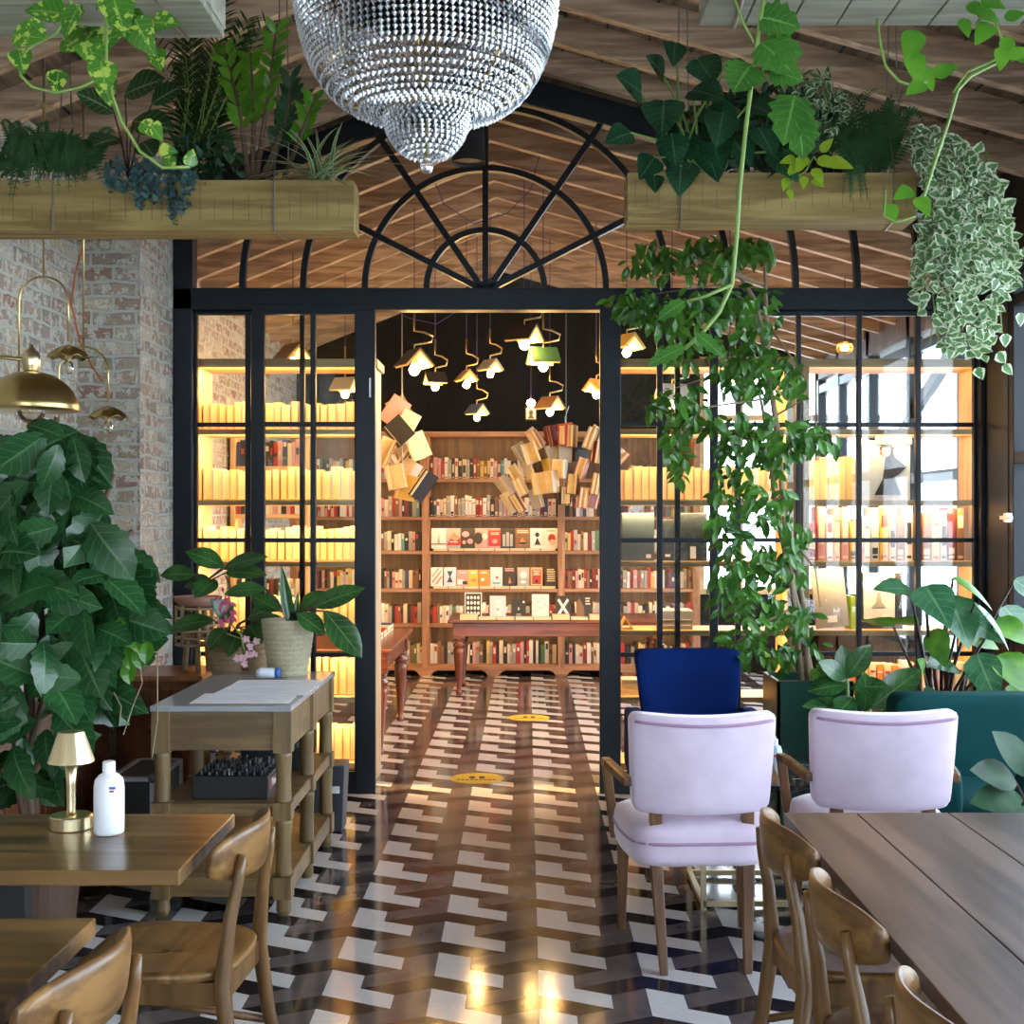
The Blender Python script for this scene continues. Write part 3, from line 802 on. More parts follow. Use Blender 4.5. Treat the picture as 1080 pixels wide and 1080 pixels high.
def basket_pot(name, label, cat, c, r0, r1, h, mat):
    t = thing(name, label, cat, c)
    b = MB(); prof = [(.001,0),(r0,0)]
    nrow = max(6, int(h/.012))
    for i in range(nrow+1):
        q = i/nrow; r = r0+(r1-r0)*q**.85
        prof.append((r+(.0025 if i % 2 else 0), h*q))
    prof += [(r1-.008, h), (r1-.014, h-.03), (.001, h-.03)]
    b.lathe(c, prof, 40); b.build('pot', mat, t)
    b = MB(); b.lathe(c, [(.001,h-.028),(r1-.016,h-.028),(.001,h-.022)], 20); b.build('soil', 'soil', t)
    return t
# ------------------------------------------------------------------ things round the console
def placed_basket(px_, py_, D, z, r0, r1, h, mat, name, label):
    q = P(px_, py_, D); return basket_pot(name, label, 'plant', (q.x, q.y, z), r0, r1, h, mat)

def stem_leaf(m, p0, p1, W, L, prof='oval', up=(0,0,1), droop=.25, r=.004, sag=0, smat=1, lmat=0, out=None, n=6, fold=.2, wav=0):
    """a petiole from p0 to p1 and a leaf at its end"""
    p0, p1 = Vector(p0), Vector(p1); mid = (p0+p1)/2 + Vector((0,0,sag))
    m.tube([p0, mid, p1], [r, r*.9, r*.7], 6, smat)
    d = Vector(out) if out else (p1-mid)
    m.leaf(p1, d, up, L, W, prof, fold, droop, lmat, n, wav)

pot = placed_basket(304, 706, 6.17, ZT+.0005, .088, .128, .265, 'basket', 'potted_plant', 'plant in pale woven pot on the console, broad leaf reaching over the doorway')
b = MB(); q = ROOTLOC[pot.name] + Vector((0,0,.25))
b.leaf(q+Vector((.02,-.02,-.02)), (-.17,.0,1), (0,-1,.1), .30, .030, 'lance', .5, .02, 0, 8)
b.leaf(q+Vector((.03,-.0,-.02)), (.10,.0,1), (0,-1,.1), .17, .018, 'lance', .5, .02, 0, 8)
stem_leaf(b, q, q+Vector((.13,-.05,.075)), .055, .26, 'oval', (0,-.9,.5), .12, .006, .02, out=(.8,-.1,.35))
stem_leaf(b, q, q+Vector((.19,-.10,.06)), .068, .28, 'oval', (.1,-.95,.4), .10, .006, .03, out=(.75,-.2,-.85))
stem_leaf(b, q, q+Vector((.06,-.10,.05)), .05, .17, 'oval', (.3,-.8,.5), .12, .006, .02, out=(.6,-.2,-.35))
stem_leaf(b, q, q+Vector((-.10,-.04,.16)), .045, .20, 'oval', (.2,-.8,.6), .25, .006, .03, out=(-.9,-.1,.02))
stem_leaf(b, q, q+Vector((-.05,.05,.05)), .05, .17, 'oval', (0,-.8,.6), .2, .006, .02, out=(-.6,.1,.35))
stem_leaf(b, q, q+Vector((.05,.06,.05)), .045, .15, 'oval', (0,-.8,.6), .2, .006, .02, out=(.5,.1,.5))
b.build('foliage', ['lf_rubber','stem_d'], pot, smooth=True)

# the corner cabinet and sideboard along the brick wall
t = thing('sideboard', 'long dark wooden sideboard along the brick wall, behind the big tree', 'sideboard', (-2.2, 5.5, 0))
b = MB(); b.box((-2.37,4.6,.0), (-2.07,6.3,.10)); b.box((-2.375,4.58,.10), (-2.05,6.32,.66)); b.build('body', 'cabinet', t, bevel=.004)
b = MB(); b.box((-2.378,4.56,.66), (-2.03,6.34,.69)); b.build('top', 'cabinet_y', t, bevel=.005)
for i in range(4):
    y0 = 4.62+.425*i
    b = MB(); b.box((-2.055,y0,.13), (-2.038,y0+.40,.46)); d = b.build('door', 'cabinet', t, bevel=.004)
    k = MB(); k.ball((-2.022,y0+.33,.34), .016, 10, 6); k.build('knob', 'black', d, smooth=True)
    b = MB(); b.box((-2.055,y0,.48), (-2.038,y0+.40,.64)); d = b.build('drawer', 'cabinet', t, bevel=.004)
    k = MB(); k.ball((-2.022,y0+.20,.565), .016, 10, 6); k.build('knob', 'black', d, smooth=True)
t = thing('cabinet', 'wooden corner cabinet holding the rattan stand, in front of the brick pillar', 'cabinet', (-1.86, 6.56, 0))
b = MB(); b.box((-2.03,6.37,.0), (-1.62,6.80,.79)); b.build('body', 'cabinet', t, bevel=.004)
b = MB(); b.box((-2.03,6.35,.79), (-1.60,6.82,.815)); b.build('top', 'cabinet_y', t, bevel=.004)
b = MB(); b.box((-2.0,6.352,.06), (-1.82,6.368,.75)); d = b.build('door', 'cabinet', t, bevel=.004)
k = MB(); k.ball((-1.85,6.34,.55), .014, 10, 6); k.build('knob', 'black', d, smooth=True)
b = MB(); b.box((-1.81,6.352,.06), (-1.64,6.368,.75)); d = b.build('door', 'cabinet', t, bevel=.004)
k = MB(); k.ball((-1.79,6.34,.55), .014, 10, 6); k.build('knob', 'black', d, smooth=True)

# white box with printing on the sideboard
c = P(132, 728, 5.95); x = -2.13
x = P(131,728,6.0).x + .0
t = thing('tissue_box', 'small white box with teal print on sideboard, peeking out under leaves', 'box', (-2.12, 6.1, .6905))
b = MB(); b.box((-2.20,6.05,.6905), (-2.06,6.17,.80)); b.build('body', 'paper', t, bevel=.002)
b = MB(); b.box((-2.185,6.0485,.725), (-2.14,6.0502,.74)); b.build('print', 'red_mark', t)
text('eur', .05, 'teal_mark', t, Matrix.Translation((-2.125, 6.0492, .77)) @ Matrix.Rotation(PI/2, 4, 'X'))

# rattan stand with the pink flowering plant
t = thing('plant_stand', 'tall rattan plant stand with slatted basket top on the corner cabinet', 'plant stand', (-1.77, 6.58, .815))
cx0, cy0 = P(208, 640, 6.58).x, 6.58
b = MB()
for z in (1.135, 1.08, 1.05, 1.02, .985, .95):
    b.lathe((cx0,cy0,z), [(.105,-.006),(.112,0),(.105,.006),(.098,0),(.105,-.0061)], 28)
b.build('basket_ring', 'rattan', t, smooth=True)
for k in range(8):
    a = 2*PI*k/8+.3; m = MB(); p = Vector((cx0+.105*math.cos(a), cy0+.105*math.sin(a), 0))
    m.tube([p+Vector((0,0,.945)), p+Vector((0,0,1.15))], .007, 6); m.build('upright', 'rattan', t, smooth=True)
for k in range(3):
    a = 2*PI*k/3 - PI/2 + .3; m = MB(); m.tube([(cx0+.04*math.cos(a), cy0+.04*math.sin(a), 1.12), (cx0+.055*math.cos(a), cy0+.055*math.sin(a), 1.0), (cx0+.07*math.cos(a), cy0+.07*math.sin(a), .8155)], .015, 8)
    m.build('leg', 'rattan', t, smooth=True)
t = thing('potted_plant', 'pink flowering plant with large ribbed leaves in clay bowl on rattan stand', 'plant', (cx0, cy0, 1.14))
b = MB(); b.lathe((cx0,cy0,1.14), [(.001,0),(.08,0),(.112,.03),(.116,.055),(.108,.055),(.1,.04),(.001,.04)], 30); b.build('pot', 'terracotta', t, smooth=True)
b = MB(); q = Vector((cx0,cy0,1.18))
for (tx, ty, L, W, out) in ((236,598,.20,.06,(-.75,-.3,.45)),(236,600,.24,.05,(.9,-.3,.38)),(238,604,.23,.05,(.85,-.4,.08)),(206,606,.17,.055,(-.8,-.4,.1)),(228,612,.16,.06,(-.45,-.8,-.35)),(222,612,.15,.05,(-.9,.1,-.1))):
    stem_leaf(b, q, P(tx,ty,6.5), W, L, 'oval', (0,-.75,.65), .2, .005, .03, out=out)
b.build('foliage', ['lf_rubber','stem_b'], t, smooth=True)
b = MB()
b.tube([P(236,604,6.45), P(243,618,6.36), P(240,640,6.34), P(238,650,6.34)], .003, 5, 1)
for i in range(26):
    p = P(R(230,247), R(619,654), 6.24+R(-.03,.03)); b.leaf(p, (R(-1,1),R(-1,0),-1), (0,-1,.3), R(.025,.05), .009, 'oval', .3, .3, 0, 2)
b.build('flower', ['petal','stem_b'], t, smooth=True)

pot = placed_basket(240, 712, 6.42, .8155, .075, .11, .17, 'basket_dk', 'potted_plant', 'leafy plant in brown woven basket between rattan stand and console')
b = MB(); q = ROOTLOC[pot.name] + Vector((0,0,.16))
for (tx, ty, L, W, out) in ((225,654,.21,.05,(-.9,-.35,-.05)),(246,655,.17,.055,(-.3,-.6,.6)),(262,652,.18,.055,(.5,-.4,.3)),(268,650,.22,.05,(.9,-.3,-.25)),(250,668,.15,.05,(-.1,-.9,-.5)),(262,660,.15,.055,(.5,-.75,-.3)),(240,662,.14,.05,(-.5,-.6,-.55))):
    stem_leaf(b, q, P(tx,ty,6.36), W, L, 'oval', (0,-.8,.6), .25, .005, .03, out=out)
b.build('foliage', ['lf_rubber','stem_d'], pot, smooth=True)
pot = placed_basket(268, 706, 6.44, .8155, .06, .085, .17, 'basket_dk', 'orchid', 'pale pink orchid in woven basket half hidden by the pale pot')
b = MB(); q = ROOTLOC[pot.name] + Vector((0,0,.15))
b.tube([q, P(238,668,6.2), P(243,657,6.1), P(254,670,6.08), P(258,690,6.08)], .004, 6, 1)
for (tx, ty) in ((260,674),(264,682),(262,690),(256,694),(268,690),(258,700),(250,694),(271,676)):
    for k in range(5):
        a = 2*PI*k/5+R(0,1); b.leaf(P(tx,ty,6.07+R(-.02,.02)), (math.cos(a),R(-.5,-.2),math.sin(a)), (0,-1,0), .021, .008, 'oval', .2, .2, 0, 3)
b.build('flower', ['petal_pale','stem_g'], pot, smooth=True)
b = MB()
for k in range(4):
    a = k*1.6+.4; b.leaf(q, (math.cos(a), math.sin(a)*.6-.2, .7), (0,0,1), .14, .03, 'oval', .2, .4, 0, 5)
b.build('foliage', ['lf_rubber'], pot, smooth=True)

# mixers on the middle shelf
M['bk_maroon2'] = plain('dark_red_strip', (.10,.012,.008), .4)
def deck(name, label, x0, x1, y0, y1, z0, h, nk, brand):
    t = thing(name, label, 'dj mixer', ((x0+x1)/2, (y0+y1)/2, z0))
    b = MB(); b.box((x0,y0,z0), (x1,y1,z0+h)); b.build('body', 'black', t, bevel=.004)
    b = MB(); b.lathe((0,0,0), [(.008,0),(.0065,.018),(.001,.018)], 8); kn = None
    for i in range(nk):
        for j in range(6):
            if kn is None: kn = b.build('control_knob', 'knob', t, world=False); o_ = kn
            else: o_ = kn.copy(); col.objects.link(o_)
            o_.location = (x0+.03+(x1-x0-.06)*i/(nk-1)-(x0+x1)/2, y0+.03+(y1-y0-.06)*j/5-(y0+y1)/2, h); q_ = R(.7,1.2); o_.scale = (q_, q_, R(.7,1.5))
    for i in range(nk*2):
        xx, yy = R(x0+.02,x1-.02), R(y0+.02,y1-.02); b = MB(); b.box((xx-.002,yy-.004,z0+h), (xx+.002,yy+.004,z0+h+.022+R(0,.008))); b.build('fader_cap', 'alu', t)
    if brand:
        b = MB(); b.box((x1,y0+.02,z0+.03), (x1+.002,y1-.02,z0+h-.015)); s = b.build('name_strip', 'bk_maroon2', t)
        text('Pioneer', .045, 'white_mark', s, Matrix.Translation((x1+.0025, (y0+y1)/2-.02, z0+h/2+.005)) @ Matrix.Rotation(PI/2, 4, 'Z') @ Matrix.Rotation(PI/2, 4, 'X'))
deck('mixer', 'black mixer with many knobs on the front of the console shelf', -1.36, -1.055, 5.24, 5.58, .4505, .095, 9, True)
deck('mixer', 'second black mixer further back on the console shelf, by its middle leg', -1.30, -1.02, 5.84, 6.14, .4505, .10, 7, False)
b = MB(); path = [P(330,782,6.2), P(340,775,6.22), P(345,790,6.24), P(338,800,6.2)]
t = thing('flight_case', 'black flight case with metal edges, beside the console front leg', 'case', (-1.72, 5.75, 0))
def flight_case(t, x0, x1, y0, y1, h):
    b = MB(); b.box((x0,y0,.0), (x1,y1,h)); b.build('body', 'black', t)
    b = MB(); e = .012
    for x in (x0, x1):
        for y in (y0, y1): b.box((x-e,y-e,0.002), (x+e,y+e,h+.002))
    for z in (h,):
        for y in (y0, y1): b.box((x0,y-e,z-e), (x1,y+e,z+e*.5))
        for x in (x0, x1): b.box((x-e,y0,z-e), (x+e,y1,z+e*.5))
    b.build('metal_edge', 'alu', t)
    for x in (x0, x1):
        for z in (.026, h): b = MB(); b.ball((x,y0,z), .024, 8, 6); b.build('corner_cap', 'darkgrey', t, smooth=True)
flight_case(t, -1.82, -1.63, 5.62, 6.05, .46)
t = thing('flight_case', 'black flight case with metal edges, standing behind the console front leg', 'case', (-1.5, 6.5, 0))
flight_case(t, -1.57, -1.40, 6.45, 6.8, .44)
t = thing('waste_bin', 'small dark grey bin with white label behind the console', 'bin', (-.98, 6.62, 0))
b = MB(); b.taper((-1.02,6.62,0), (.08,.08), (-1.02,6.62,.34), (.095,.095)); b.build('body', 'darkgrey', t, bevel=.006)
b = MB(); b.box((-1.0,6.523,.20), (-.95,6.527,.235)); b.build('label_mark', 'white_mark', t)

# ------------------------------------------------------------------ bookcases
def bookcase(name, label, xs, y0, y1, zs, ztop, wz, wx, back=None, plinth=False, led=True, ledz=None, cat='bookcase'):
    t = thing(name, label, cat, ((xs[0]+xs[-1])/2, (y0+y1)/2, 0))
    for x in xs:
        b = MB(); b.box((x-.035 if back else x-.02, y0, 0), (x+.035 if back else x+.02, y1, ztop)); b.build('upright', wz, t, bevel=.003)
    for i in range(len(xs)-1):
        for z in zs:
            b = MB(); b.box((xs[i]+.02, y0+.004, z-.032), (xs[i+1]-.02, y1-.004, z)); b.build('shelf', wx, t, bevel=.002)
    b = MB(); b.box((xs[0]-.04, y0-.012, ztop-.005), (xs[-1]+.04, y1, ztop+.045)); b.build('top', wx, t, bevel=.003)
    if back:
        b = MB(); b.box((xs[0], y1-.02, .1), (xs[-1], y1, ztop)); b.build('back_panel', back, t)
    if plinth:
        b = MB()
        for i in range(len(xs)-1):
            n = max(1, round((xs[i+1]-xs[i])/.68)); w_ = (xs[i+1]-xs[i])/n
            for k in range(n):
                a = xs[i]+k*w_; c_ = a+w_; zt = zs[-1]-.03
                b.prism([(a,0),(a+.05,0),(a+.085,zt-.04),(a+.12,zt-.025),(c_-.12,zt-.025),(c_-.085,zt-.04),(c_-.05,0),(c_,0),(c_,zt),(a,zt)], y0-.006, y0+.014)
        b.build('plinth', wx, t)
    if led:
        for i in range(len(xs)-1):
            for z in [ztop-.008]+[q-.034 for q in zs[:-1]]:
                light('shelf_light', 'AREA', ((xs[i]+xs[i+1])/2, y0+.012, z-.010), led*(xs[i+1]-xs[i]), (1,.60,.24), xs[i+1]-xs[i]-.1, .02, (.75,0,0))
    return t

BS = 12.95/F
bz = lambda y: EYE + (CY-y)*BS
BX = [-2.35, -1.02, .343, 1.70]
BZ = [1.981, 1.60, 1.257, .876, .524, .115]
bookcase('bookcase', 'wide reddish wooden bookcase filling the back wall of the library', BX, 12.93, 13.26, BZ, 2.41, 'redwood', 'redwood_x', 'backboard', True, 1.6)
LZ = [2.125, 1.70, 1.333, .919, .52, .124]
bookcase('bookcase', 'tall open pine bookcase behind the left glass panes by the brick pillar', [-1.99, -.935], 7.72, 8.08, LZ, 2.50, 'pine', 'pine_x', None, False, 12)
bookcase('bookcase', 'open pine bookcase behind glass, between the doorway and the fig tree', [.50, 1.575], 7.72, 8.08, LZ, 2.50, 'pine', 'pine_x', None, False, 10)
bookcase('bookcase', 'open pine bookcase behind the glass farthest from the brick wall', [1.67, 2.72], 7.72, 8.08, LZ, 2.50, 'pine', 'pine_x', None, False, 6)
# low brick wall side bookcase deep in the library
bookcase('bookcase', 'narrow pine bookcase standing against the library brick wall', [-2.33, -1.75], 10.2, 10.45, [2.0,1.62,1.25,.88,.5,.12], 2.3, 'pine', 'pine_x', None, False, 3)

# ------------------------------------------------------------------ books
SP = {'cream': (.58,.50,.38), 'white': (.66,.65,.62), 'red': (.36,.025,.025), 'black': (.015,.015,.017), 'grey': (.30,.30,.29), 'navy': (.03,.05,.14), 'maroon': (.17,.02,.025),
      'green': (.05,.16,.08), 'orange': (.60,.20,.04), 'yellow': (.55,.38,.08), 'pink': (.5,.26,.27), 'brown': (.18,.09,.045), 'teal': (.08,.28,.30), 'pale blue': (.45,.55,.62)}
for k_, v_ in SP.items(): M['bk_'+k_] = plain('cover_'+k_.replace(' ', '_'), v_, .5, 0, .1, 30)
SPW = ['cream']*6+['white']*6+['red']*2+['black']*8+['grey']*6+['navy']*2+['maroon']*4+['pink']*3+['brown']*4+random.sample(['green','orange','yellow','teal','pale blue'], 3)
def book_mesh(cover, var, fore):
    """unit book: x thickness, y depth, z height; spine at y=0, or fore edge at y=0"""
    m = MB(); c = .10
    sp = [(0,.06),(.08,.015),(.5,0),(.92,.015),(1,.06)]
    if not fore:
        n = len(sp)
        m.add([(x,y,0) for x,y in sp]+[(x,y,1) for x,y in sp], [(i,i+1,n+i+1,n+i) for i in range(n-1)]+[tuple(range(n-1,-1,-1)), tuple(range(n,2*n))], 0)
        z0, z1 = ((.62,.86),(.3,.7),(.72,.78),(.12,.24))[var]
        m.box((.18,-.008,z0), (.82,.02,z1), 2)
        m.box((.2,-.006,.04), (.8,.02,.09), 2)
        y0, y1 = .05, 1
    else: y0, y1 = 0, 1
    m.box((0,y0,0), (c,y1,1), 0); m.box((1-c,y0,0), (1,y1,1), 0)
    if fore: m.box((0,.97,0), (1,1,1), 0)
    m.box((c,y0 if not fore else .03,.015), (1-c,.97,.985), 1)
    return m
MESH = {}
def new_book(cover, var, fore, mark='white'):
    key = (cover, var, fore)
    if key not in MESH:
        mk = 'bk_cream' if cover not in ('cream','white','yellow','pale blue') else ('bk_black' if var % 2 else 'bk_red')
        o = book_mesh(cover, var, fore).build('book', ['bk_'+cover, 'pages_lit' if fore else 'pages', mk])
        MESH[key] = o; return o
    o = MESH[key].copy(); col.objects.link(o); return o

def book_row(x0, x1, z, yf, h, tk, dp, fore, where, group, lean=.0, gap=0.0, covers=None, hv=.15):
    x, i, seen = x0, 0, {}
    while x < x1 - tk[0]:
        t_ = min(R(*tk), x1-x); hh = h*R(1-hv, 1+hv*.4); d = dp*R(.85, 1); cv = random.choice(covers or SPW)
        o = new_book(cv, random.randrange(4) if not fore else 0, fore)
        o.location = (x, yf + (dp-d)*(.15 if not fore else .25), z+.0005); o.scale = (t_*.97, d, hh); 
        seen[cv] = seen.get(cv, 0)+1
        what = (cv+' book, '+ORD[seen[cv]-1]+' '+cv+' spine from the left, ') if not fore else ('book showing its page edges, '+ORD[i]+' from the left, ')
        tag(o, what+where, 'book', group)
        x += t_ + gap; i += 1
# page edges outwards behind the left panes
for k, nm in enumerate(('top shelf','second shelf','third shelf','fourth shelf','fifth shelf','lowest shelf')):
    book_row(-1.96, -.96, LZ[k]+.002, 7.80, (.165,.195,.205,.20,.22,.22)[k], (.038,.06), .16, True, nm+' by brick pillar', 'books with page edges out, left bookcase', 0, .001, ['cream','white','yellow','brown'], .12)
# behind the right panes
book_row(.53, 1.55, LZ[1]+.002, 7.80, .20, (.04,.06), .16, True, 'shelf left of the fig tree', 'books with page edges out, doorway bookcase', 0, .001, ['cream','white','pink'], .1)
rc = ['white','cream','pale blue','orange','brown','maroon','yellow','white','cream','pink']
book_row(1.70, 2.68, LZ[2]+.002, 7.80, .30, (.038,.06), .2, False, 'third shelf, bookcase by windows', 'books in the bookcase by the windows', 0, .002, rc, .25)
book_row(1.98, 2.68, LZ[4]+.002, 7.80, .19, (.035,.055), .18, False, 'fifth shelf, bookcase by windows', 'books in the bookcase by the windows', 0, .002, rc, .1)
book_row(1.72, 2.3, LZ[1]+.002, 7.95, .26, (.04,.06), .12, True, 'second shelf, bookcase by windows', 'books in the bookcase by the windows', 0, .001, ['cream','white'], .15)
# back wall: the two upper rows of the middle bay, book by book
book_row(-.98, .06, BZ[0]+.002, 13.01, .205, (.028,.042), .17, False, 'back wall top shelf', 'books on the back bookcase', 0, 0, None, .16)
book_row(-.98, .30, BZ[1]+.002, 13.01, .205, (.03,.044), .17, False, 'back wall second shelf', 'books on the back bookcase', 0, 0, None, .16)

def stuff_rows(name, rows, label):
    m = MB(); names = list(SP); idx = {c: i for i, c in enumerate(names)}
    for (x0, x1, z, yf, h) in rows:
        x = x0
        while x < x1-.02:
            t_ = min(R(.024,.042), x1-x); hh = h*R(.82,1.06); d = R(.13,.17); c = idx[random.choice(SPW)]; m.box((x,yf+R(0,.02),z+.001), (x+t_*.95,yf+.02+d,z+hh), c)
            if random.random() < .6:
                q = R(.3,.75)*hh; m.box((x+t_*.2,yf-.002,z+q), (x+t_*.75,yf+.03,z+q+R(.02,.06)), idx[random.choice(['cream','white','black','red'])])
            x += t_
    return tag(m.build(name, ['bk_'+c for c in names]), label, 'books', None, 'stuff')
rows = [(BX[1]+.04, BX[2]-.04, BZ[4]+.001, 13.02, .19), (BX[1]+.04, BX[2]-.04, BZ[5]+.001, 13.02, .215)]
for i in (0, 2):
    for k in range(6):
        if not (i in (2, 3) and k == 0): rows.append((BX[i]+.04, BX[i+1]-.04, BZ[k]+.001, 13.02, (.2,.205,.2,.19,.2,.2)[k]))
stuff_rows('books', rows, 'rows of many coloured book spines filling the rest of the back bookcase')
rows = [(-2.30,-1.78,z+.001,10.22,.22) for z in (2.0,1.62,.88,.5)]
stuff_rows('books', rows, 'rows of small book spines in the narrow bookcase by library brick wall')

# books shown face out ------------------------------------------------------
def face_book(x, z, y, w_, h, base, art, label, group, tilt=.16, mark=None):
    o = thing('book', label, 'book', (x, y, z), group)
    Tm = Matrix.Translation((x, y, z)) @ Matrix.Rotation(-tilt, 4, 'X')
    m = MB(); m.box((-w_/2,0,0), (w_/2,.004,h), 0, Tm); m.box((-w_/2,.022,0), (w_/2,.026,h), 0, Tm); m.box((-w_/2,.004,0), (-w_/2+.003,.022,h), 0, Tm)
    m.box((-w_/2+.004,.004,.004), (w_/2-.004,.022,h-.004), 1, Tm)
    mats = ['bk_'+base, 'pages']
    m.build('cover', mats, o)
    if art:
        m = MB(); cs = sorted({a[-1] for a in art}); ci = {c: i for i, c in enumerate(cs)}; d_ = 0
        for a in art:
            d_ += .0004
            if a[0] == 'r': m.box(((a[1]-.5)*w_,-.0008-d_,a[2]*h), ((a[3]-.5)*w_,-.0002,a[4]*h), ci[a[5]], Tm)
            elif a[0] == 'd':
                n = 14; pts = [((a[1]-.5)*w_+a[3]*w_*math.cos(2*PI*i/n), a[2]*h+a[4]*h*math.sin(2*PI*i/n)) for i in range(n)]
                b2 = MB(); b2.prism(pts, -.0008-d_, -.0002, ci[a[5]]); m.add([Tm @ Vector(v) for v in b2.v], b2.f, ci[a[5]])
            elif a[0] == 'p':
                pts = [((u-.5)*w_, v*h) for u, v in a[1]]
                b2 = MB(); b2.prism(pts, -.0008-d_, -.0002, ci[a[2]]); m.add([Tm @ Vector(v) for v in b2.v], b2.f, ci[a[2]])
        m.build('cover_art', ['bk_'+c for c in cs], o)
    return o
lines = lambda y, n, c, u0=.2, u1=.8, s=.07: [('r', u0+R(0,.06), y-s*i, u1-R(0,.1), y-s*i+s*.55, c) for i in range(n)]
X_ = lambda p: (p-CX)*BS
row3 = [('white',[('p',[(.42,.25),(.5,.8),(.6,.25)],'grey'),('r',.0,.18,1,.24,'brown')],'white book face out with grey spire drawing'),
        ('grey',[('p',[(0,.15),(.3,.5),(.6,.35),(1,.55),(1,.15)],'red'),('p',[(.3,.55),(.5,.8),(.9,.5)],'orange')]+lines(.3,1,'white'),'grey and red book face out with hill shapes'),
        ('black',[('d',.35,.7,.25,.15,'pink'),('d',.65,.35,.2,.13,'pink'),('d',.25,.3,.12,.1,'pink')],'black book face out with pink blots'),
        ('pink',[('d',.25,.5,.3,.3,'black'),('d',.7,.6,.2,.16,'cream')],'pink book face out with black profile'),
        ('pink',[('r',.1,.1,.9,.9,'red'),('d',.5,.35,.18,.12,'pink')]+lines(.75,2,'cream'),'pinkish red book face out with round emblem'),
        ('black',[('r',.15,.1,.35,.7,'grey'),('r',.4,.1,.6,.8,'grey'),('r',.65,.1,.85,.7,'grey')],'black book face out with three grey bottle shapes'),
        ('brown',lines(.85,2,'cream',.1,.9,.09)+[('p',[(.2,.15),(.45,.55),(.8,.2)],'orange'),('d',.5,.25,.3,.06,'black')],'brown book face out with cream title bars'),
        ('white',[('d',.5,.68,.16,.12,'black'),('p',[(.3,.15),(.5,.55),(.75,.15)],'black')]+lines(.15,1,'grey'),'white book face out with black portrait'),
        ('white',[('d',.55,.5,.25,.22,'red'),('d',.6,.3,.2,.15,'cream')]+lines(.85,1,'red'),'white book face out with red blot')]
xs_ = [372.5,394,414,432,461-0,484-0,0,0,0]
cx3 = [306/3+360, 354/3+360, 399/3+360, 444/3+360, 485/3+360, 526/3+360, 574/3+360, 620/3+360, 664/3+360]
for i, (bs, art, lb) in enumerate(row3):
    face_book(X_(cx3[i]), BZ[2]+.024, 13.02, .150, .205, bs, art, lb+', upper display shelf', 'books face out on the upper display shelf')
row4 = [('white',[('p',[(.1,.2),(.2,.2),(.9,.8),(.8,.8)],'red'),('p',[(.1,.5),(.15,.5),(.7,.95),(.6,.95)],'red'),('p',[(.4,.1),(.5,.1),(.95,.5),(.9,.55)],'red')],'white book face out with slanted red lines'),
        ('pale blue',[('p',[(.25,.2),(.5,.55),(.75,.2)],'navy'),('p',[(.25,.8),(.5,.45),(.75,.8)],'navy')],'pale blue book face out with navy hourglass'),
        ('pink',[('r',.1,.1,.6,.4,'white'),('r',.5,.1,.9,.3,'black')]+lines(.8,1,'white'),'salmon book face out with white block'),
        ('yellow',lines(.85,2,'white')+[('d',.5,.35,.25,.1,'orange')],'yellow book face out with white title bars'),
        ('orange',lines(.85,2,'white')+[('d',.4,.4,.15,.1,'white')],'orange book face out with white title bars'),
        ('pale blue',[('d',.5,.7,.2,.12,'white'),('p',[(.3,.2),(.5,.6),(.7,.2)],'white'),('r',.2,.12,.8,.2,'teal'),('d',.55,.45,.1,.08,'red')],'pale blue book face out with white and red figure'),
        ('black',lines(.9,2,'pink',.1,.9,.1)+[('p',[(.4,.15),(.5,.5),(.65,.15)],'orange')],'dark book face out with pink title bars'),
        ('grey',[('d',.5,.6,.28,.2,'white'),('r',.3,.15,.7,.3,'white')],'grey book face out with white disc'),
        ('orange',[('r',.08,.06,.92,.94,'cream'),('r',.12,.1,.88,.9,'red')]+lines(.78,3,'cream',.2,.8,.1)+[('d',.5,.25,.12,.09,'black')],'red book face out with cream border'),
        ('black',lines(.85,6,'cream',.15,.85,.12),'black book face out with cream lines of title')]
cx4 = [300, 342, 382, 418, 450, 490, 532, 576, 618, 664]
for i, (bs, art, lb) in enumerate(row4):
    face_book(X_(cx4[i]/3+360), BZ[3]+.024, 13.02, .122, (.19 if i not in (2,3,4) else .165), bs, art, lb+', lower display shelf', 'books face out on the lower display shelf')
# ledges of flat books in front of the displayed ones
def flat_book(x, y, z, w_, d, h, cv, label, group, rot=0):
    o = new_book(cv, 0, True); o.location = (x, y, z); o.rotation_euler = (0, PI/2, 0) if not rot else (0, PI/2, rot)
    o.scale = (h, d, w_); return tag(o, label, 'book', group)
for k, nm in ((2, 'upper'), (3, 'lower')):
    for i in range(8):
        x = X_(455)+.015+.155*i
        flat_book(x, 12.96, BZ[k]+.024, .148, .14, .022, 'white', 'white book lying flat on the '+nm+' display shelf, '+ORD[i]+' from the left', 'flat books under the displayed ones')

# ------------------------------------------------------------------ library tables
def turned_table(name, label, x0, x1, y0, y1, H, corners, wood_='mahog', legm='mahog_z'):
    t = thing(name, label, 'table', ((x0+x1)/2, (y0+y1)/2, 0))
    b = MB(); b.box((x0-.03,y0-.03,H-.03), (x1+.03,y1+.03,H)); b.build('tabletop', wood_, t, bevel=.008)
    b = MB(); b.box((x0+.02,y0+.02,H-.15), (x1-.02,y1-.02,H-.03)); [b.box((x-.055,y-.055,H-.172), (x+.055,y+.055,H-.031)) for x, y in corners]; b.build('apron', wood_, t, bevel=.004)
    for x, y in corners:
        m = MB()
        k = H-.17
        m.lathe((x,y,0), [(.016,0),(.03,.01),(.03,.03),(.02,.045),(.024,.08),(.05,k*.72),(.055,k*.80),(.04,k*.84),(.055,k*.86),(.058,k*.9),(.036,k*.93),(.052,k*.97),(.05,k+.005)], 20)
        m.build('leg', legm, t, smooth=True)
    return t
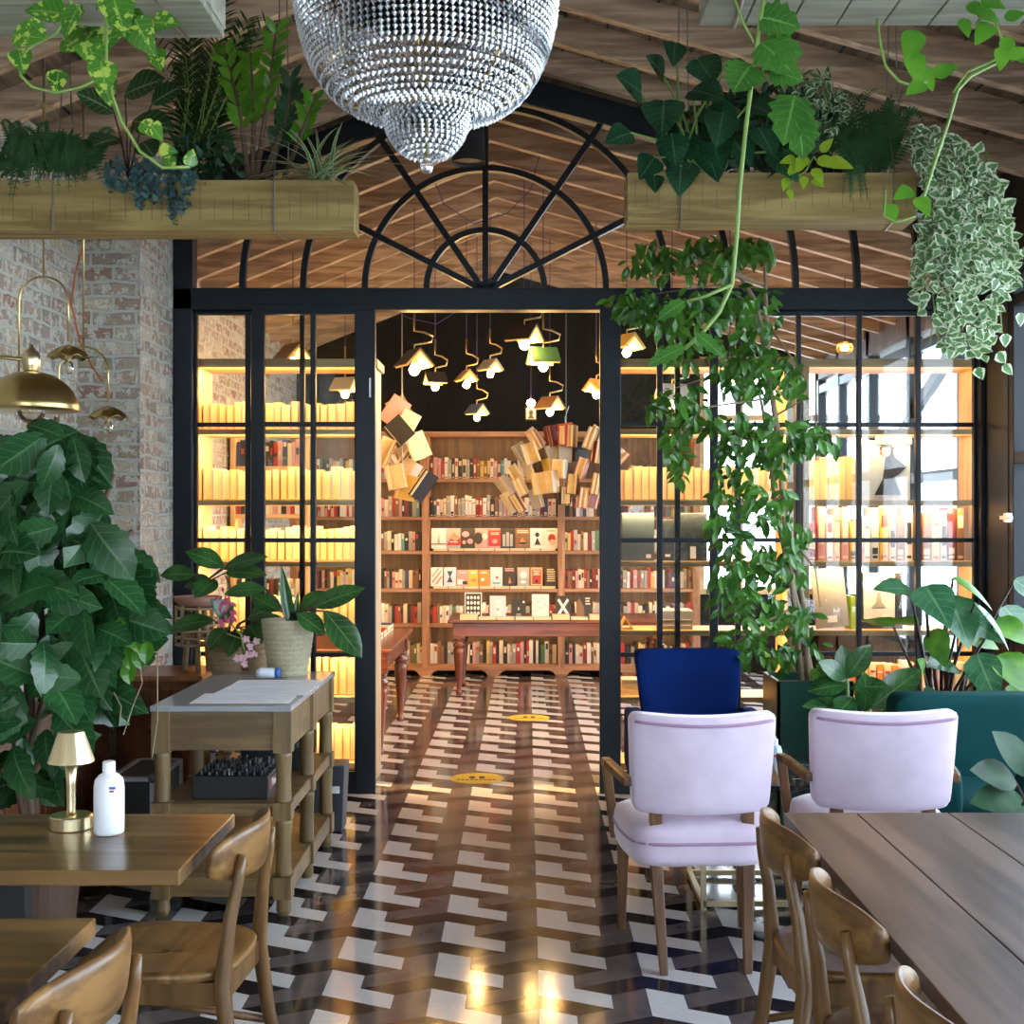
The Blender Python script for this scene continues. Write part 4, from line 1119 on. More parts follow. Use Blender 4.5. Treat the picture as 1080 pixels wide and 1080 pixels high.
turned_table('library_table', 'red brown table with turned legs before the back bookcase', -.68, 1.25, 11.5, 12.3, .68, ((-.61,11.57),(1.18,11.57),(-.61,12.23),(1.18,12.23)))
turned_table('library_table', 'red brown table with turned legs just inside, left of the doorway', -1.75, -.93, 8.6, 10.15, .72, ((-.99,8.66),(-.99,10.09),(-1.69,8.66),(-1.69,10.09)), 'mahog', 'mahog_z')
TS = 11.6/F
tb = [(499,.155,.235,'white',[('r',.06,.05,.94,.95,'black')]+[('d',.2+.2*(i%4),.2+.2*(i//4),.075,.07,'white') for i in range(16)],'white book face out with rows of black and white faces'),
      (525,.145,.205,'pale blue',[('d',.5,.72,.15,.1,'white'),('p',[(.3,.15),(.35,.6),(.65,.6),(.7,.15)],'white'),('d',.5,.4,.08,.06,'grey')],'pale blue book face out with white figure'),
      (547,.13,.175,'black',[('d',.5,.5,.05,.08,'white'),('d',.85,.85,.08,.06,'white'),('r',.3,.1,.7,.13,'white'),('r',.35,.2,.65,.23,'white')],'black book face out with tiny white figure'),
      (570,.155,.22,'white',[('d',.2+.15*i,.3+.13*((i*3)%5),.03,.022,'black') for i in range(5)],'white book face out with scattered black dots'),
      (594,.14,.205,'black',[('p',[(.12,.2),(.25,.12),(.88,.8),(.75,.88)],'white'),('p',[(.75,.12),(.88,.2),(.25,.88),(.12,.8)],'white')],'black book face out with big white X'),
      (616,.14,.205,'black',[('p',[(0,0),(.55,0),(.5,.5),(.2,.9),(0,.7)],'brown')]+lines(.85,3,'cream',.55,.95,.12),'dark book face out with brown portrait side')]
for i, (p, w_, h, bs, art, lb) in enumerate(tb):
    y = 11.66
    face_book((p-CX)*y/F, .6805, y, w_, h, bs, art, lb+' on the red brown table', 'books face out on the library table', .14)
for i in range(8):
    x = -.60 + .165*i
    for k in range(2 if i in (0, 5, 7) else 1):
        flat_book(x, 11.50, .7031+.0225*k, .155, .13, .022, 'cream' if i in (5, 7) else 'white', ('upper ' if k else '')+'pale book lying flat at front edge of red brown table, '+ORD[i]+' pile', 'flat books on the library table')
cv_ = ['red','cream','navy','white','black','red']
for i in range(6):
    for k in range(2):
        flat_book(-1.24+.0*i, 8.72+.23*i, .7431+.0305*k, .20, .19, .03, cv_[(i+3*k) % 6], ('upper ' if k else 'lower ')+cv_[(i+3*k) % 6]+' book of the '+ORD[i]+' pile on the table inside the doorway', 'piled books on the table inside the doorway')

# things on the shelves behind the right panes
def slab(name, label, cat, a, bq, mat, marks=()):
    o = thing(name, label, cat, ((a[0]+bq[0])/2, (a[1]+bq[1])/2, a[2]))
    m = MB(); m.box(a, bq); m.build('body', mat, o, bevel=.003)
    m = MB()
    for (u0,v0,u1,v1) in marks: m.box((a[0]+(bq[0]-a[0])*u0, a[1]-.002, a[2]+(bq[2]-a[2])*v0), (a[0]+(bq[0]-a[0])*u1, a[1], a[2]+(bq[2]-a[2])*v1))
    if marks: m.build('label_mark', 'white_mark', o)
    return o
M['slate'] = plain('slate_blue_card', (.07,.11,.15), .6); M['dark_card'] = plain('dark_card', (.02,.03,.045), .5)
s2 = 7.76/F; hx = lambda p: (p-CX)*s2
slab('storage_box', 'slate blue box on the shelf next to the door stile', 'box', (hx(656),7.76,LZ[2]+.001), (hx(690),8.0,LZ[2]+.29), 'slate', ((.75,.06,.9,.14),))
slab('storage_box', 'dark box with white picture on shelf, between two door bars', 'box', (hx(699),7.78,LZ[2]+.001), (hx(713),8.0,LZ[2]+.25), 'dark_card', ((.2,.1,.6,.16),))
slab('storage_box', 'wide dark box beside the slate blue one, pale figure below', 'box', (hx(716),7.76,LZ[2]+.001), (hx(746),8.0,LZ[2]+.29), 'dark_card', ((.4,.05,.6,.3),))
slab('storage_box', 'grey box of paperbacks on shelf behind door bars, near the yellow card', 'box', (hx(697),7.77,LZ[3]+.001), (hx(731),8.0,LZ[3]+.115), 'bk_grey', ((.05,.2,.95,.24),(.05,.5,.95,.54)))
o = thing('folded_card', 'yellow folded card standing on shelf beside the doorway', 'card', (hx(661),7.85,LZ[3]))
m = MB(); m.prism([(hx(653),LZ[3]+.001),(hx(660),LZ[3]+.075),(hx(669),LZ[3]+.001),(hx(667),LZ[3]+.001),(hx(660),LZ[3]+.066),(hx(655),LZ[3]+.001)], 7.78, 7.92); m.build('card', 'bk_yellow', o)
for i in range(3): flat_book(hx(656), 7.78, LZ[4]+.03+.032*i+.001, .17, .18, .03, ('white','cream','grey')[i], ('lowest','middle','top')[i]+' flat book of small pile at shelf end beside doorway', 'flat pile beside the doorway')
o = thing('picture_frame', 'grey framed picture leaning on shelf, behind the glass by the fig tree', 'picture', (hx(878),7.8,LZ[3]))
Tm = Matrix.Translation((hx(880),7.79,LZ[3]+.013)) @ Matrix.Rotation(-.1,4,'X') @ Matrix.Rotation(-.09,4,'Y')
m = MB(); m.box((-.10,0,0), (.10,.02,.36), 0, Tm); m.build('frame', 'bk_grey', o, bevel=.003)
m = MB(); m.box((-.03,-.002,.03), (.03,0,.07), 0, Tm); m.build('label_mark', 'white_mark', o)
slab('book', 'lime green book standing on end beside the grey framed picture', 'book', (hx(899),7.80,LZ[3]+.001), (hx(904),7.98,LZ[3]+.2), 'lf_neon')
o = thing('poster', 'white print with tiny dark seated figure standing on shelf', 'poster', (hx(930),7.82,LZ[3]))
m = MB(); m.box((hx(913),7.84,LZ[3]+.001), (hx(956),7.86,LZ[3]+.34)); m.build('backing', 'bk_black', o)
m = MB(); m.box((hx(914),7.825,LZ[3]+.06), (hx(947),7.835,LZ[3]+.34)); m.build('sheet', 'bk_white', o)
m = MB(); zz = LZ[3]+.15; xx = hx(930)
m.prism([(xx-.045,zz-.02),(xx+.045,zz-.02),(xx+.018,zz+.01),(xx+.012,zz+.05),(xx-.012,zz+.05),(xx-.018,zz+.01)], 7.822, 7.8245); m.ball((xx,7.8235,zz+.062), .012, 8, 6, sq=(1,.1,1)); m.build('figure_print', 'bk_grey', o)
o = thing('poster', 'tall print of figure in black hat and long coat on shelf', 'poster', (hx(935),7.8,LZ[1]))
m = MB(); m.box((hx(907),7.80,LZ[1]+.001), (hx(962),7.82,LZ[1]+.36)); m.build('sheet', 'bk_pale blue', o)
m = MB(); g = lambda p, q: (hx(p), EYE+(CY-q)*s2)
m.prism([g(924,522),g(933,505),g(936,480),g(930,478),g(931,472),g(943,472),g(946,482),g(958,492),g(950,500),g(945,503),g(952,522)], 7.795, 7.7995)
m.prism([g(929,474),g(930,470),g(938,468),g(945,471),g(946,474)], 7.794, 7.7955); m.build('figure_print', 'bk_black', o)
m = MB(); m.prism([g(931,478),g(932,472),g(940,472),g(941,479),g(936,482)], 7.7935, 7.7945); m.build('face_print', 'bk_pink', o)
o = thing('sign_board', 'small wooden board with dark capital letters under a shelf', 'sign', (hx(940),7.79,LZ[0]-.07))
m = MB(); m.box((hx(925),7.785,LZ[0]-.085), (hx(963),7.80,LZ[0]-.033)); m.build('board', 'pine_x', o)
text('BIRIN', .062, 'bk_black', o, Matrix.Translation((hx(943), 7.7845, LZ[0]-.059)) @ Matrix.Rotation(PI/2, 4, 'X'))

# ------------------------------------------------------------------ hanging book sculptures (each one thing, its books are parts)
def open_book(m, c, rot, w_, h, th, ang):
    """a half opened book: two cover boards and two page wedges meeting at the spine"""
    T0 = Matrix.Translation(c) @ rot
    for s in (-1, 1):
        Tm = T0 @ Matrix.Rotation(s*ang/2, 4, 'Z')
        y0, y1 = (0, .006) if s > 0 else (-.006, 0)
        m.box((0,y0,-h/2), (w_,y1,h/2), 0, Tm)
        if s > 0: m.box((.003,-th,-h/2+.006), (w_-.008,0,h/2-.006), 1, Tm)
        else: m.box((.003,0,-h/2+.006), (w_-.008,th,h/2-.006), 1, Tm)
cvs = ['cream','brown','red','black','cream','pink','grey','yellow','cream','maroon','white']
t = thing('book_sculpture', 'fan of many half open books hung before the back bookcase top', 'sculpture', (.33, 12.3, 2.0))
D = 12.35; u = D/F
for r_, n in ((0, 9), (1, 8), (2, 7), (3, 8), (4, 8)):
    for i in range(n):
        q = i/(n-1)*2-1
        wpx = (36, 52, 56, 60, 64)[r_]; py = (466, 483, 500, 516, 530)[r_] - (1-q*q)*6
        p = P(600+q*wpx*1.08+R(-2,2), py+R(-3,3), D - .16*(1-q*q) + R(-.04,.04))
        rot = Matrix.Rotation(random.choice((R(-2.4,-.8), R(.7,2.3), R(.2,1.0), R(-2.6,-2.0))), 4, 'Z')
        rot = Matrix.Rotation(q*.62+R(-.12,.12), 4, 'Y') @ rot
        m = MB(); open_book(m, p, rot, R(.12,.15), R(.17,.22), R(.012,.028), R(.5,1.3)); m.build('book', ['bk_'+random.choice(cvs), 'pages'], t)
m = MB(); m.tube([P(597,460,D), P(596,440,D), P(600,428,D)], .006, 6); m.tube([P(597,465,D), P(597,330,D)], .004, 5); m.build('hanging_wire', 'wire', t)
t = thing('book_sculpture', 'cascade of old books hung at the bookcase end, left of the doorway', 'sculpture', (-1.15, 10.4, 2.1))
for i, (a, bq, ang) in enumerate(((408,428,.6),(414,440,-.5),(420,445,.5),(412,462,-.7),(424,466,.6),(431,474,-.4),(412,480,.4),(420,494,-.5),(432,500,.55),(440,508,.6),(418,512,.2),(409,505,-.2),(426,484,.7))):
    m = MB(); open_book(m, P(a,bq,10.4+R(-.15,.15)), Matrix.Rotation(ang, 4, 'Y') @ Matrix.Rotation(random.choice((R(-2.4,-.7), R(.2,2.2), R(.1,.8))), 4, 'Z'), R(.14,.18), R(.2,.26), R(.015,.03), R(.5,1.4))
    m.build('book', ['bk_'+random.choice(['cream','white','brown','pink','yellow','black']), 'pages'], t)
m = MB(); m.tube([P(425,520,10.4), P(424,470,10.4), P(424,330,10.4)], .006, 6); m.build('hanging_wire', 'wire', t)

# ------------------------------------------------------------------ book lamps
def book_lamp(pxx, pyy, D, wpx, rot, cover, label, spread=.82, arm=1, off=False):
    p = P(pxx, pyy, D); w_ = wpx*D/F
    t = thing('book_lamp', label, 'pendant lamp', p, 'pendant lamps shaded by open books')
    Tm = Matrix.Translation(p) @ Matrix.Rotation(rot, 4, 'Z')
    for s in (-1, 1):                       # two boards of the open book, ridge along local Y
        T2 = Tm @ Matrix.Rotation(s*spread, 4, 'Y')
        m = MB(); x0, x1 = (0, w_*.62) if s > 0 else (-w_*.62, 0)
        m.box((x0,-w_*.42,-.004), (x1,w_*.42,.003), 0, T2); m.box((x0+.006,-w_*.40,-.022), (x1-.006,w_*.40,-.0045), 1, T2); m.build('book_shade', ['bk_'+cover, 'shadepaper'], t)
    top = Vector((p.x, p.y, roofz(p.x, 4.06)-.0))
    a = Vector((arm*.5*w_, 0, 0)); m = MB()
    m.tube([p+Vector((0,0,-.06)), p+Vector((0,0,.03)), p+a*.9+Vector((0,0,.05)), p+a+Vector((0,0,.09)), p+a*.5+Vector((0,0,.12)), p+Vector((-.0,0,.13)), p+Vector((0,0,.25))], .008, 6); m.build('arm', 'brass', t, smooth=True)
    m = MB(); m.tube([p+Vector((0,0,.25)), top], .0035, 5); m.build('cord', 'cord', t)
    r = min(.04, max(.028, w_*.14)); zb = -w_*.40-.045
    m = MB(); m.lathe((p.x,p.y,p.z+zb), [(.001,-r),(r*.6,-r*.8),(r,-r*.1),(r*.9,r*.4),(r*.45,r*1.1),(r*.4,r*1.5)], 12); m.build('bulb', 'bulb', t, smooth=True)
    m = MB(); m.lathe((p.x,p.y,p.z+zb), [(r*.5,r*1.3),(r*.5,r*2.4),(.001,r*2.4)], 10); m.build('socket', 'brass', t)
    light('book_lamp_light', 'POINT', (p.x, p.y, p.z+zb-r-.015), 6 if D < 12 else 4, (1,.58,.22), .05)
for a in ((437,368,9.3,40,.5,'black','large black book lamp hanging nearest the doorway edge'),
          (459,392,10.0,26,-1.2,'black','dark book lamp hanging just below the large black one'),
          (492,390,10.3,25,.4,'brown','brown book lamp hanging at middle height, tent shape towards us'),
          (517,379,10.4,25,.7,'grey','grey book lamp above and beside the brown tent shaped one'),
          (503,426,11.0,23,.8,'navy','navy blue book lamp hanging lowest, over the bookcase'),
          (553,342,9.2,38,1.0,'black','black book lamp hanging highest, at the lintel'),
          (573,366,9.3,36,-1.3,'green','dark green book lamp hanging in front of the highest one'),
          (580,418,10.8,28,.8,'brown','brown book lamp beside the small framed picture'),
          (629,400,9.8,26,-.7,'orange','orange book lamp cut off by the right door post'),
          (661,352,9.4,34,.6,'yellow','yellow book lamp seen through the first right pane'),
          (309,362,9.2,40,.7,'brown','brown book lamp seen through the left door pane'),
          (364,398,10.4,30,1.2,'cream','cream book lamp low behind the left door panes'),
          (709,405,9.3,38,-1.3,'pale blue','pale blue book lamp seen through right panes, before the fig tree')):
    book_lamp(*a)
p = P(560,432,11.2)
t = thing('hanging_picture', 'small framed portrait card hanging below a lit bulb among the lamps', 'picture', p)
m = MB(); m.box((p.x-.05,p.y,p.z-.09), (p.x+.05,p.y+.008,p.z+.02)); m.build('frame', 'bk_black', t)
m = MB(); m.box((p.x-.04,p.y-.002,p.z-.08), (p.x+.04,p.y,p.z+.01)); m.build('card', 'bk_cream', t)
m = MB(); m.ball((p.x,p.y-.003,p.z-.025), .022, 10, 6, sq=(1,.1,1.2)); m.prism([(p.x-.03,p.z-.078),(p.x+.03,p.z-.078),(p.x+.015,p.z-.05),(p.x-.015,p.z-.05)], p.y-.004, p.y-.002); m.build('portrait', 'bk_black', t)
m = MB(); m.ball((p.x,p.y,p.z+.055), .036, 12, 8); m.build('bulb', 'bulb', t, smooth=True)
m = MB(); m.tube([p+Vector((0,0,.09)), (p.x,p.y,roofz(p.x,4.06))], .003, 5); m.build('cord', 'cord', t)
def wicker(pxx, pyy, D, r, label):
    p = P(pxx,pyy,D); t = thing('wicker_lamp', label, 'pendant lamp', p, 'wicker pendant lamps')
    m = MB()
    for k in range(12):
        a = 2*PI*k/12; m.tube([p+Vector((r*q*math.cos(a), r*q*math.sin(a), z)) for q, z in ((.2,r*.7),(.8,r*.45),(1,0),(.8,-r*.45),(.4,-r*.7))], .004, 4)
    for z, q in ((r*.45,.8),(0,1),(-r*.45,.8),(-r*.7,.4)): m.lathe(p+Vector((0,0,z)), [(r*q-.004,-.004),(r*q+.004,0),(r*q-.004,.004),(r*q-.0045,-.004)], 20)
    m.build('lamp_shade', 'shadepaper', t)
    m = MB(); m.ball(p, .03, 10, 6); m.build('bulb', 'bulb', t, smooth=True)
    m = MB(); m.tube([p+Vector((0,0,r*.7)), (p.x,p.y,roofz(p.x,4.06))], .004, 5); m.build('cord', 'cord', t)
wicker(770, 401, 9.0, .04, 'tiny wicker pendant lamp behind the fig tree leaves')
wicker(891, 367, 9.4, .062, 'wicker basket pendant lamp above the bookcase by the windows')
# loose violet cables swagging under the library roof
t = thing('cable', 'violet cable swagging across the library under the roof beams', 'cable', P(480,230,9.0))
m = MB(); m.tube([P(452,175,8.6), P(468,215,8.8), P(500,236,9.0), P(535,225,9.0), P(560,200,8.9), P(570,160,8.7)], .004, 5); m.build('cord', 'cord', t)
t = thing('cable', 'violet cable swagging by the wide door opening top', 'cable', P(455,340,10))
m = MB(); m.tube([P(400,318,10), P(430,335,10), P(460,342,10), P(482,328,10), P(500,300,10)], .004, 5); m.build('cord', 'cord', t)

# yellow floor stickers
for (a, bq, lb) in ((503,821,'yellow oval floor sticker with black footprints, the one nearest the doorway'), (558,757,'yellow oval floor sticker farther inside the library')):
    D = 1.6*F/(bq-CY); p = P(a,bq,D); t = thing('floor_sticker', lb, 'sticker', (p.x,p.y,0), 'yellow floor stickers')
    m = MB(); m.lathe((p.x,p.y,0), [(.001,.0005),(.165,.0005),(.165,.0015),(.001,.0015)], 36); m.build('disc', 'yellow_sticker', t)
    m = MB()
    for s in (-1, 1): m.lathe((p.x+s*.03,p.y+.04,0), [(.001,.0016),(.02,.0016),(.02,.002),(.001,.002)], 10); m.box((p.x+s*.03-.016,p.y-.01,.0016), (p.x+s*.03+.016,p.y+.03,.002))
    for i in range(9): m.box((p.x-.12+.027*i,p.y-.06,.0016), (p.x-.10+.027*i,p.y-.035,.002))
    m.build('print', 'black', t)
# ------------------------------------------------------------------ brass lamps at the brick wall
t = thing('wall_lamp', 'big brass dome lamp on arm from the brick wall, above the tree', 'lamp', P(33,400,5.2))
p = P(33,433,5.2); q = 5.2/F
m = MB(); prof = [(.184,0),(.187,.004)] + [(.184*math.cos(a), .004+.155*math.sin(a)) for a in [PI/2*i/10 for i in range(1, 10)]] + [(.03,.16),(.001,.162)]
m.lathe(p, prof, 40); m.build('lamp_shade', 'brass', t, smooth=True)
m = MB(); m.lathe(p, [(.024,.155),(.034,.165),(.036,.21),(.030,.235),(.012,.25),(.008,.265),(.001,.268)], 20); m.build('neck', 'brass_lt', t, smooth=True)
m = MB(); m.tube([p+Vector((-.03,0,.205)), p+Vector((-.12,.0,.215)), p+Vector((-.40,.05,.22))], .009, 8); m.build('arm', 'brass', t, smooth=True)
m = MB(); m.ball(p+Vector((0,0,.0)), .055, 16, 10); m.build('bulb', 'bulb_off', t, smooth=True)
def twin(pxx, ytop, D, hw, yl, yr, y_arch, label, left_hidden=None):
    q = D/F; c = P(pxx, y_arch, D); t = thing('pendant_lamp', label, 'pendant lamp', c, 'twin arm pendants at the brick wall')
    m = MB(); m.tube([P(pxx,ytop,D), P(pxx,y_arch-hw,D)], .0045, 6); m.build('rod', 'brass', t, smooth=True)
    m = MB(); path = [P(pxx-hw,yl-12,D)]
    path += [P(pxx-hw*math.cos(a), y_arch-hw*math.sin(a), D) for a in [PI*i/16 for i in range(17)]]
    path += [P(pxx+hw,yr-12,D)]; m.tube(path, .005, 7); m.build('arch_arm', 'brass', t, smooth=True)
    for sx, yy in ((-1, yl), (1, yr)):
        s = P(pxx+sx*hw, yy, D); m = MB(); n = 40; vs = []
        for r_, z in ((.004,.034),(.03,.026),(.06,.008),(.088,-.018),(.088,-.022),(.06,.003),(.03,.02),(.004,.028)):
            for k in range(n):
                a = 2*PI*k/n; wv = .007*math.cos(a*8)*(r_/.088)**2
                vs.append(s+Vector((r_*math.cos(a)*(1+wv*4), r_*math.sin(a)*(1+wv*4), z+wv)))
        m.add(vs, [(i*n+k, i*n+(k+1)%n, (i+1)*n+(k+1)%n, (i+1)*n+k) for i in range(7) for k in range(n)]); sh = m.build('lamp_shade', 'brass', t, smooth=True)
        m = MB(); m.lathe(s, [(.012,.01),(.014,-.03),(.001,-.03)], 12); m.build('socket', 'brass_lt', t, smooth=True)
        m = MB(); m.lathe(s, [(.010,-.03),(.02,-.05),(.023,-.07),(.016,-.09),(.001,-.094)], 14); m.build('bulb', 'bulb_off', t, smooth=True)
    return t
twin(46, 60, 5.6, 26, 420, 372, 318, 'twin arm brass pendant by wall with tall arch behind the brass dome')
twin(88, 70, 5.9, 26, 462, 436, 392, 'twin arm brass pendant with scalloped shades in front of the brick pillar')
t = thing('cable', 'orange cable hanging down the brick wall beside the pillar', 'cable', P(80,300,6.3))
m = MB(); m.tube([P(86,150,6.7), P(90,252,6.7), P(80,285,6.7), P(75,320,6.7), P(84,360,6.7), P(98,388,6.65), P(108,402,6.6)], .005, 6); m.build('cord', 'orange', t, smooth=True)

# ------------------------------------------------------------------ hanging planters
def planter(name, label, x0, x1, y0, y1, z0, z1, wires, mat='planter', slat=False, top=None):
    t = thing(name, label, 'planter', ((x0+x1)/2, (y0+y1)/2, z0))
    th = .02; m = MB(); m.box((x0,y0,z0+.02), (x1,y0+th,z1)); x = x0+.03
    while x < x1-.03 and not slat:
        h_ = R(.3, 1); m.box((x,y0-.0008,z0+.03+(z1-z0)*R(0,.1)), (x+.003,y0+.003,z0+.025+(z1-z0)*h_*.85), 1); x += R(.04,.08)
    m.build('front_board', [mat, 'oliveoak_x'], t)
    m = MB(); m.box((x0,y1-th,z0+.02), (x1,y1,z1)); m.build('rear_board', mat, t, bevel=.003)
    for x in (x0, x1-th):
        m = MB(); m.box((x,y0+th,z0+.02), (x+th,y1-th,z1)); m.build('end_board', mat, t, bevel=.002)
    m = MB()
    if slat:
        x = x0
        while x < x1-.01:
            x2 = min(x+slat, x1); m.box((x,y0,z0), (x2-.004,y1,z0+.02)); x = x2
    else: m.box((x0,y0,z0), (x1,y1,z0+.02))
    m.build('base_board', mat if not slat else 'planter_grey', t, bevel=.002)
    m = MB(); m.box((x0+th,y0+th,z0+.02), (x1-th,y1-th,z1-.03)); m.build('soil', 'soil', t)
    for x in wires:
        m = MB(); top_ = roofz(x, 4.2)
        ym = (y0+y1)/2
        for dx in (-.012, .012): m.tube([(x+dx,ym,top_), (x+dx*2,ym,z1+.25)], .003, 5)
        m.tube([(x-.024,ym,z1+.25),(x-.02,y0-.005,z1+.01),(x-.02,y0-.005,z0-.004),(x-.0,y1+.005,z0-.004),(x,y1+.005,z1+.01),(x+.024,ym,z1+.25)], .0035, 6); m.build('hanger_wire', 'wire', t)
    return t
ZP0, ZP1 = EYE+302*5.2/F, EYE+355*5.2/F
planter('hanging_planter', 'long wooden hanging planter in front of pillar, full of ferns and palms', -2.36, -.70, 5.2, 5.37, ZP0, ZP1, (-1.89, -1.0))
planter('hanging_planter', 'wooden hanging planter with ivy, in front of the glass right of the chandelier', .405, 1.57, 5.2, 5.40, ZP0+.045, ZP1+.03, (.64, 1.5))
U = 3.23
ZU = EYE+518*U/F
planter('hanging_planter', 'weathered hanging planter with variegated vine, seen from below beside the chandelier', -1.75, -.755, U-.42, U, EYE+505*U/F, EYE+505*U/F+.2, (-1.4, -.85), 'planter_grey', .6)
planter('hanging_planter', 'weathered slatted hanging planter, seen from below over the ivy planter', .43, 1.75, U-.42, U, ZU, ZU+.2, (.52, 1.4), 'planter_grey', .115)

# ------------------------------------------------------------------ greenery in the planters
def mk(name, label, loc, group=None, cat='plant'): return thing(name, label, cat, loc, group)
def blob(a, bq, D, rx, ry, rd):
    while True:
        x, y, z = R(-1,1), R(-1,1), R(-1,1)
        if x*x+y*y+z*z < 1: return P(a+x*rx, bq+y*ry, D+z*rd)
def rdir(dz=0, fy=-.3): return Vector((R(-1,1), R(-1,.6)+fy, R(-1,1)+dz))

def fern(m, base, n, L, lean=(0,-.3,0), dr=.9, lw=.05, step=14):
    for i in range(n):
        a = 2*PI*i/n+R(0,.5); d = Vector((math.cos(a)*R(.6,1.1), math.sin(a)*R(.5,.9), R(.5,1.3)))+Vector(lean); d.normalize(); l = L*R(.7,1.1)
        pts = [base + d*(l*t_) + Vector((0,0,-dr*l*t_*t_)) for t_ in [k/8 for k in range(9)]]
        m.tube(pts, [.002]*8+[.001], 4, 2)
        for k in range(1, step):
            t_ = k/step; c = base + d*(l*t_) + Vector((0,0,-dr*l*t_*t_)); tg = (d+Vector((0,0,-2*dr*t_))).normalized(); s_ = tg.cross(Vector((0,0,1)))
            s_ = s_.normalized() if s_.length > .01 else Vector((1,0,0))
            for sg in (-1, 1):
                ll = lw*(1.1-.8*t_)*(.7+.3*min(1,t_*5)); m.leaf(c, s_*sg + tg*.45, Vector((0,-.8,.7)), ll, ll*.16, 'lance', .1, .25, 0, 2)
def frond(m, p0, p1, p2, lw, step=20):
    pt = lambda t_: p0*(1-t_)**2 + p1*(2*t_*(1-t_)*1.0) + p2*t_*t_ + (p1-(p0+p2)/2)*(2*t_*(1-t_)*.6)
    m.tube([pt(k/8) for k in range(9)], [.002]*8+[.001], 4, 2)
    for k in range(2, step):
        t_ = k/step; c = pt(t_); tg = (pt(min(1,t_+.04))-pt(t_-.04)).normalized(); s_ = tg.cross(Vector((0,-1,.3)))
        s_ = s_.normalized() if s_.length > .01 else Vector((1,0,0))
        for sg in (-1, 1):
            ll = lw*(1.1-.9*t_)*min(1,.3+t_*4); m.leaf(c, s_*sg + tg*.55, Vector((0,-1,.3)), ll, ll*.19, 'lance', .1, .2, 0, 2)
t = mk('fern', 'dark fern bushing over far end of the long planter by brick wall', P(10,190,5.28))
m = MB()
for i in range(46):
    a = R(-5,92); up_ = R(132,172); sx = R(-32,32)
    if i % 3 == 0: frond(m, P(a,188,5.26), P(a+sx*.6,up_-8,5.24), P(a+sx,up_-18+R(0,16),5.3), .06)
    else: frond(m, P(a,186,5.26), P(a+sx*.5,up_,5.16), P(a+sx,R(178,216),5.10), .06)
m.build('foliage', ['lf_fern','stem_d','lf_fern'], t)
t = mk('trailing_succulent', 'blue green trailing succulent hanging over long planter front', P(160,190,5.2))
m = MB()
for (a, y0, y1) in ((118,178,202),(128,176,205),(142,176,206),(150,182,222),(160,182,212),(170,184,216),(178,184,236),(186,182,228),(196,180,222),(204,182,200),(155,178,196),(146,186,218)):
    pts = [P(a,y0-6,5.25), P(a+R(-3,3),y0+4,5.18), P(a+R(-5,5),y1,5.17)]; m.tube(pts, .003, 4, 1)
    k = int((y1-y0)*1.1)+8
    for i in range(k):
        f_ = i/k; m.leaf(pts[0].lerp(pts[1], min(1,f_*3)) if f_ < .33 else pts[1].lerp(pts[2], (f_-.33)/.67), rdir(.3,-.5), rdir(.5), .035, .012, 'obov', .1, .1, 0, 2)
m.build('foliage', ['lf_blue','stem_g'], t)
t = mk('prayer_plant', 'plant with pale veined dark oval leaves behind the trailing succulent', P(135,186,5.28))
m = MB(); q = P(135,188,5.28)
for (tx, ty, L, W, out) in ((132,100,.20,.075,(.7,-.4,.2)),(140,128,.20,.07,(.9,-.4,-.2)),(120,118,.16,.06,(-.6,-.6,.3)),(150,150,.14,.055,(.5,-.7,-.5)),(126,146,.15,.055,(-.4,-.8,-.3)),(160,110,.15,.055,(.8,-.2,.5))):
    stem_leaf(m, q, P(tx,ty,5.26), W, L, 'oval', (0,-.9,.4), .15, .004, .03, out=out)
m.build('foliage', ['lf_cala','stem_d'], t, smooth=True)
t = mk('palm', 'feathery dark palm fanning up from the long planter middle', P(205,188,5.3))
m = MB(); q = P(205,192,5.33)
for i in range(24):
    ex, ey = R(150,275), R(15,110)
    if i < 5: ex, ey = R(235,300), R(2,30)
    tip = P(ex, ey, 5.36+R(.0,.25)); mid = (q+tip)/2+Vector((0,0,.06)); L = (tip-q).length
    m.tube([q+Vector((R(-.12,.12),0,0)), mid, tip], [.004,.003,.001], 4, 1)
    for k in range(3, 17):
        f_ = k/16; c = q.lerp(mid, f_*2) if f_ < .5 else mid.lerp(tip, f_*2-1); d = (tip-q).normalized(); s_ = d.cross(Vector((0,1,0))).normalized()
        for sg in (-1, 1): m.leaf(c, d*1.0+s_*sg*.75+Vector((0,0,-.15)), Vector((0,-1,.3)), .15*(1.1-f_*.6), .0045, 'lance', .2, .25, 0, 3)
m.build('foliage', ['lf_grass','stem_g'], t)
t = mk('leafy_plant', 'low bushy dark green plant at the palm foot in long planter', P(220,170,5.25))
m = MB()
for i in range(150): m.leaf(blob(222,168,5.26,38,26,.09), rdir(.3), rdir(.8), R(.05,.09), R(.012,.02), 'lance', .2, .3, 0, 3)
m.tube([P(222,192,5.28), P(222,165,5.28)], .006, 5, 1)
m.build('foliage', ['lf_dark','stem_d'], t)
t = mk('waxy_plant', 'plant with upright stems of glossy round leaves, near the planter end', P(268,188,5.28))
m = MB()
def zzstem(p0, p1, p2, n, L, mat=0):
    pts = [P(*p0), P(*p1), P(*p2)]; m.tube(pts, [.012,.008,.003], 7, 1)
    for i in range(n):
        f_ = .38+.62*i/n; c = pts[0].lerp(pts[1], f_*2) if f_ < .5 else pts[1].lerp(pts[2], f_*2-1); d = (pts[2]-pts[1]).normalized()
        for sg in (-1, 1): m.leaf(c, Vector((sg*R(.4,.9),R(-.7,.1),.2))+d*R(.5,.9), Vector((0,-.9,.4)), L*R(.8,1.1), L*.19, 'oval', .2, .2, mat, 5)
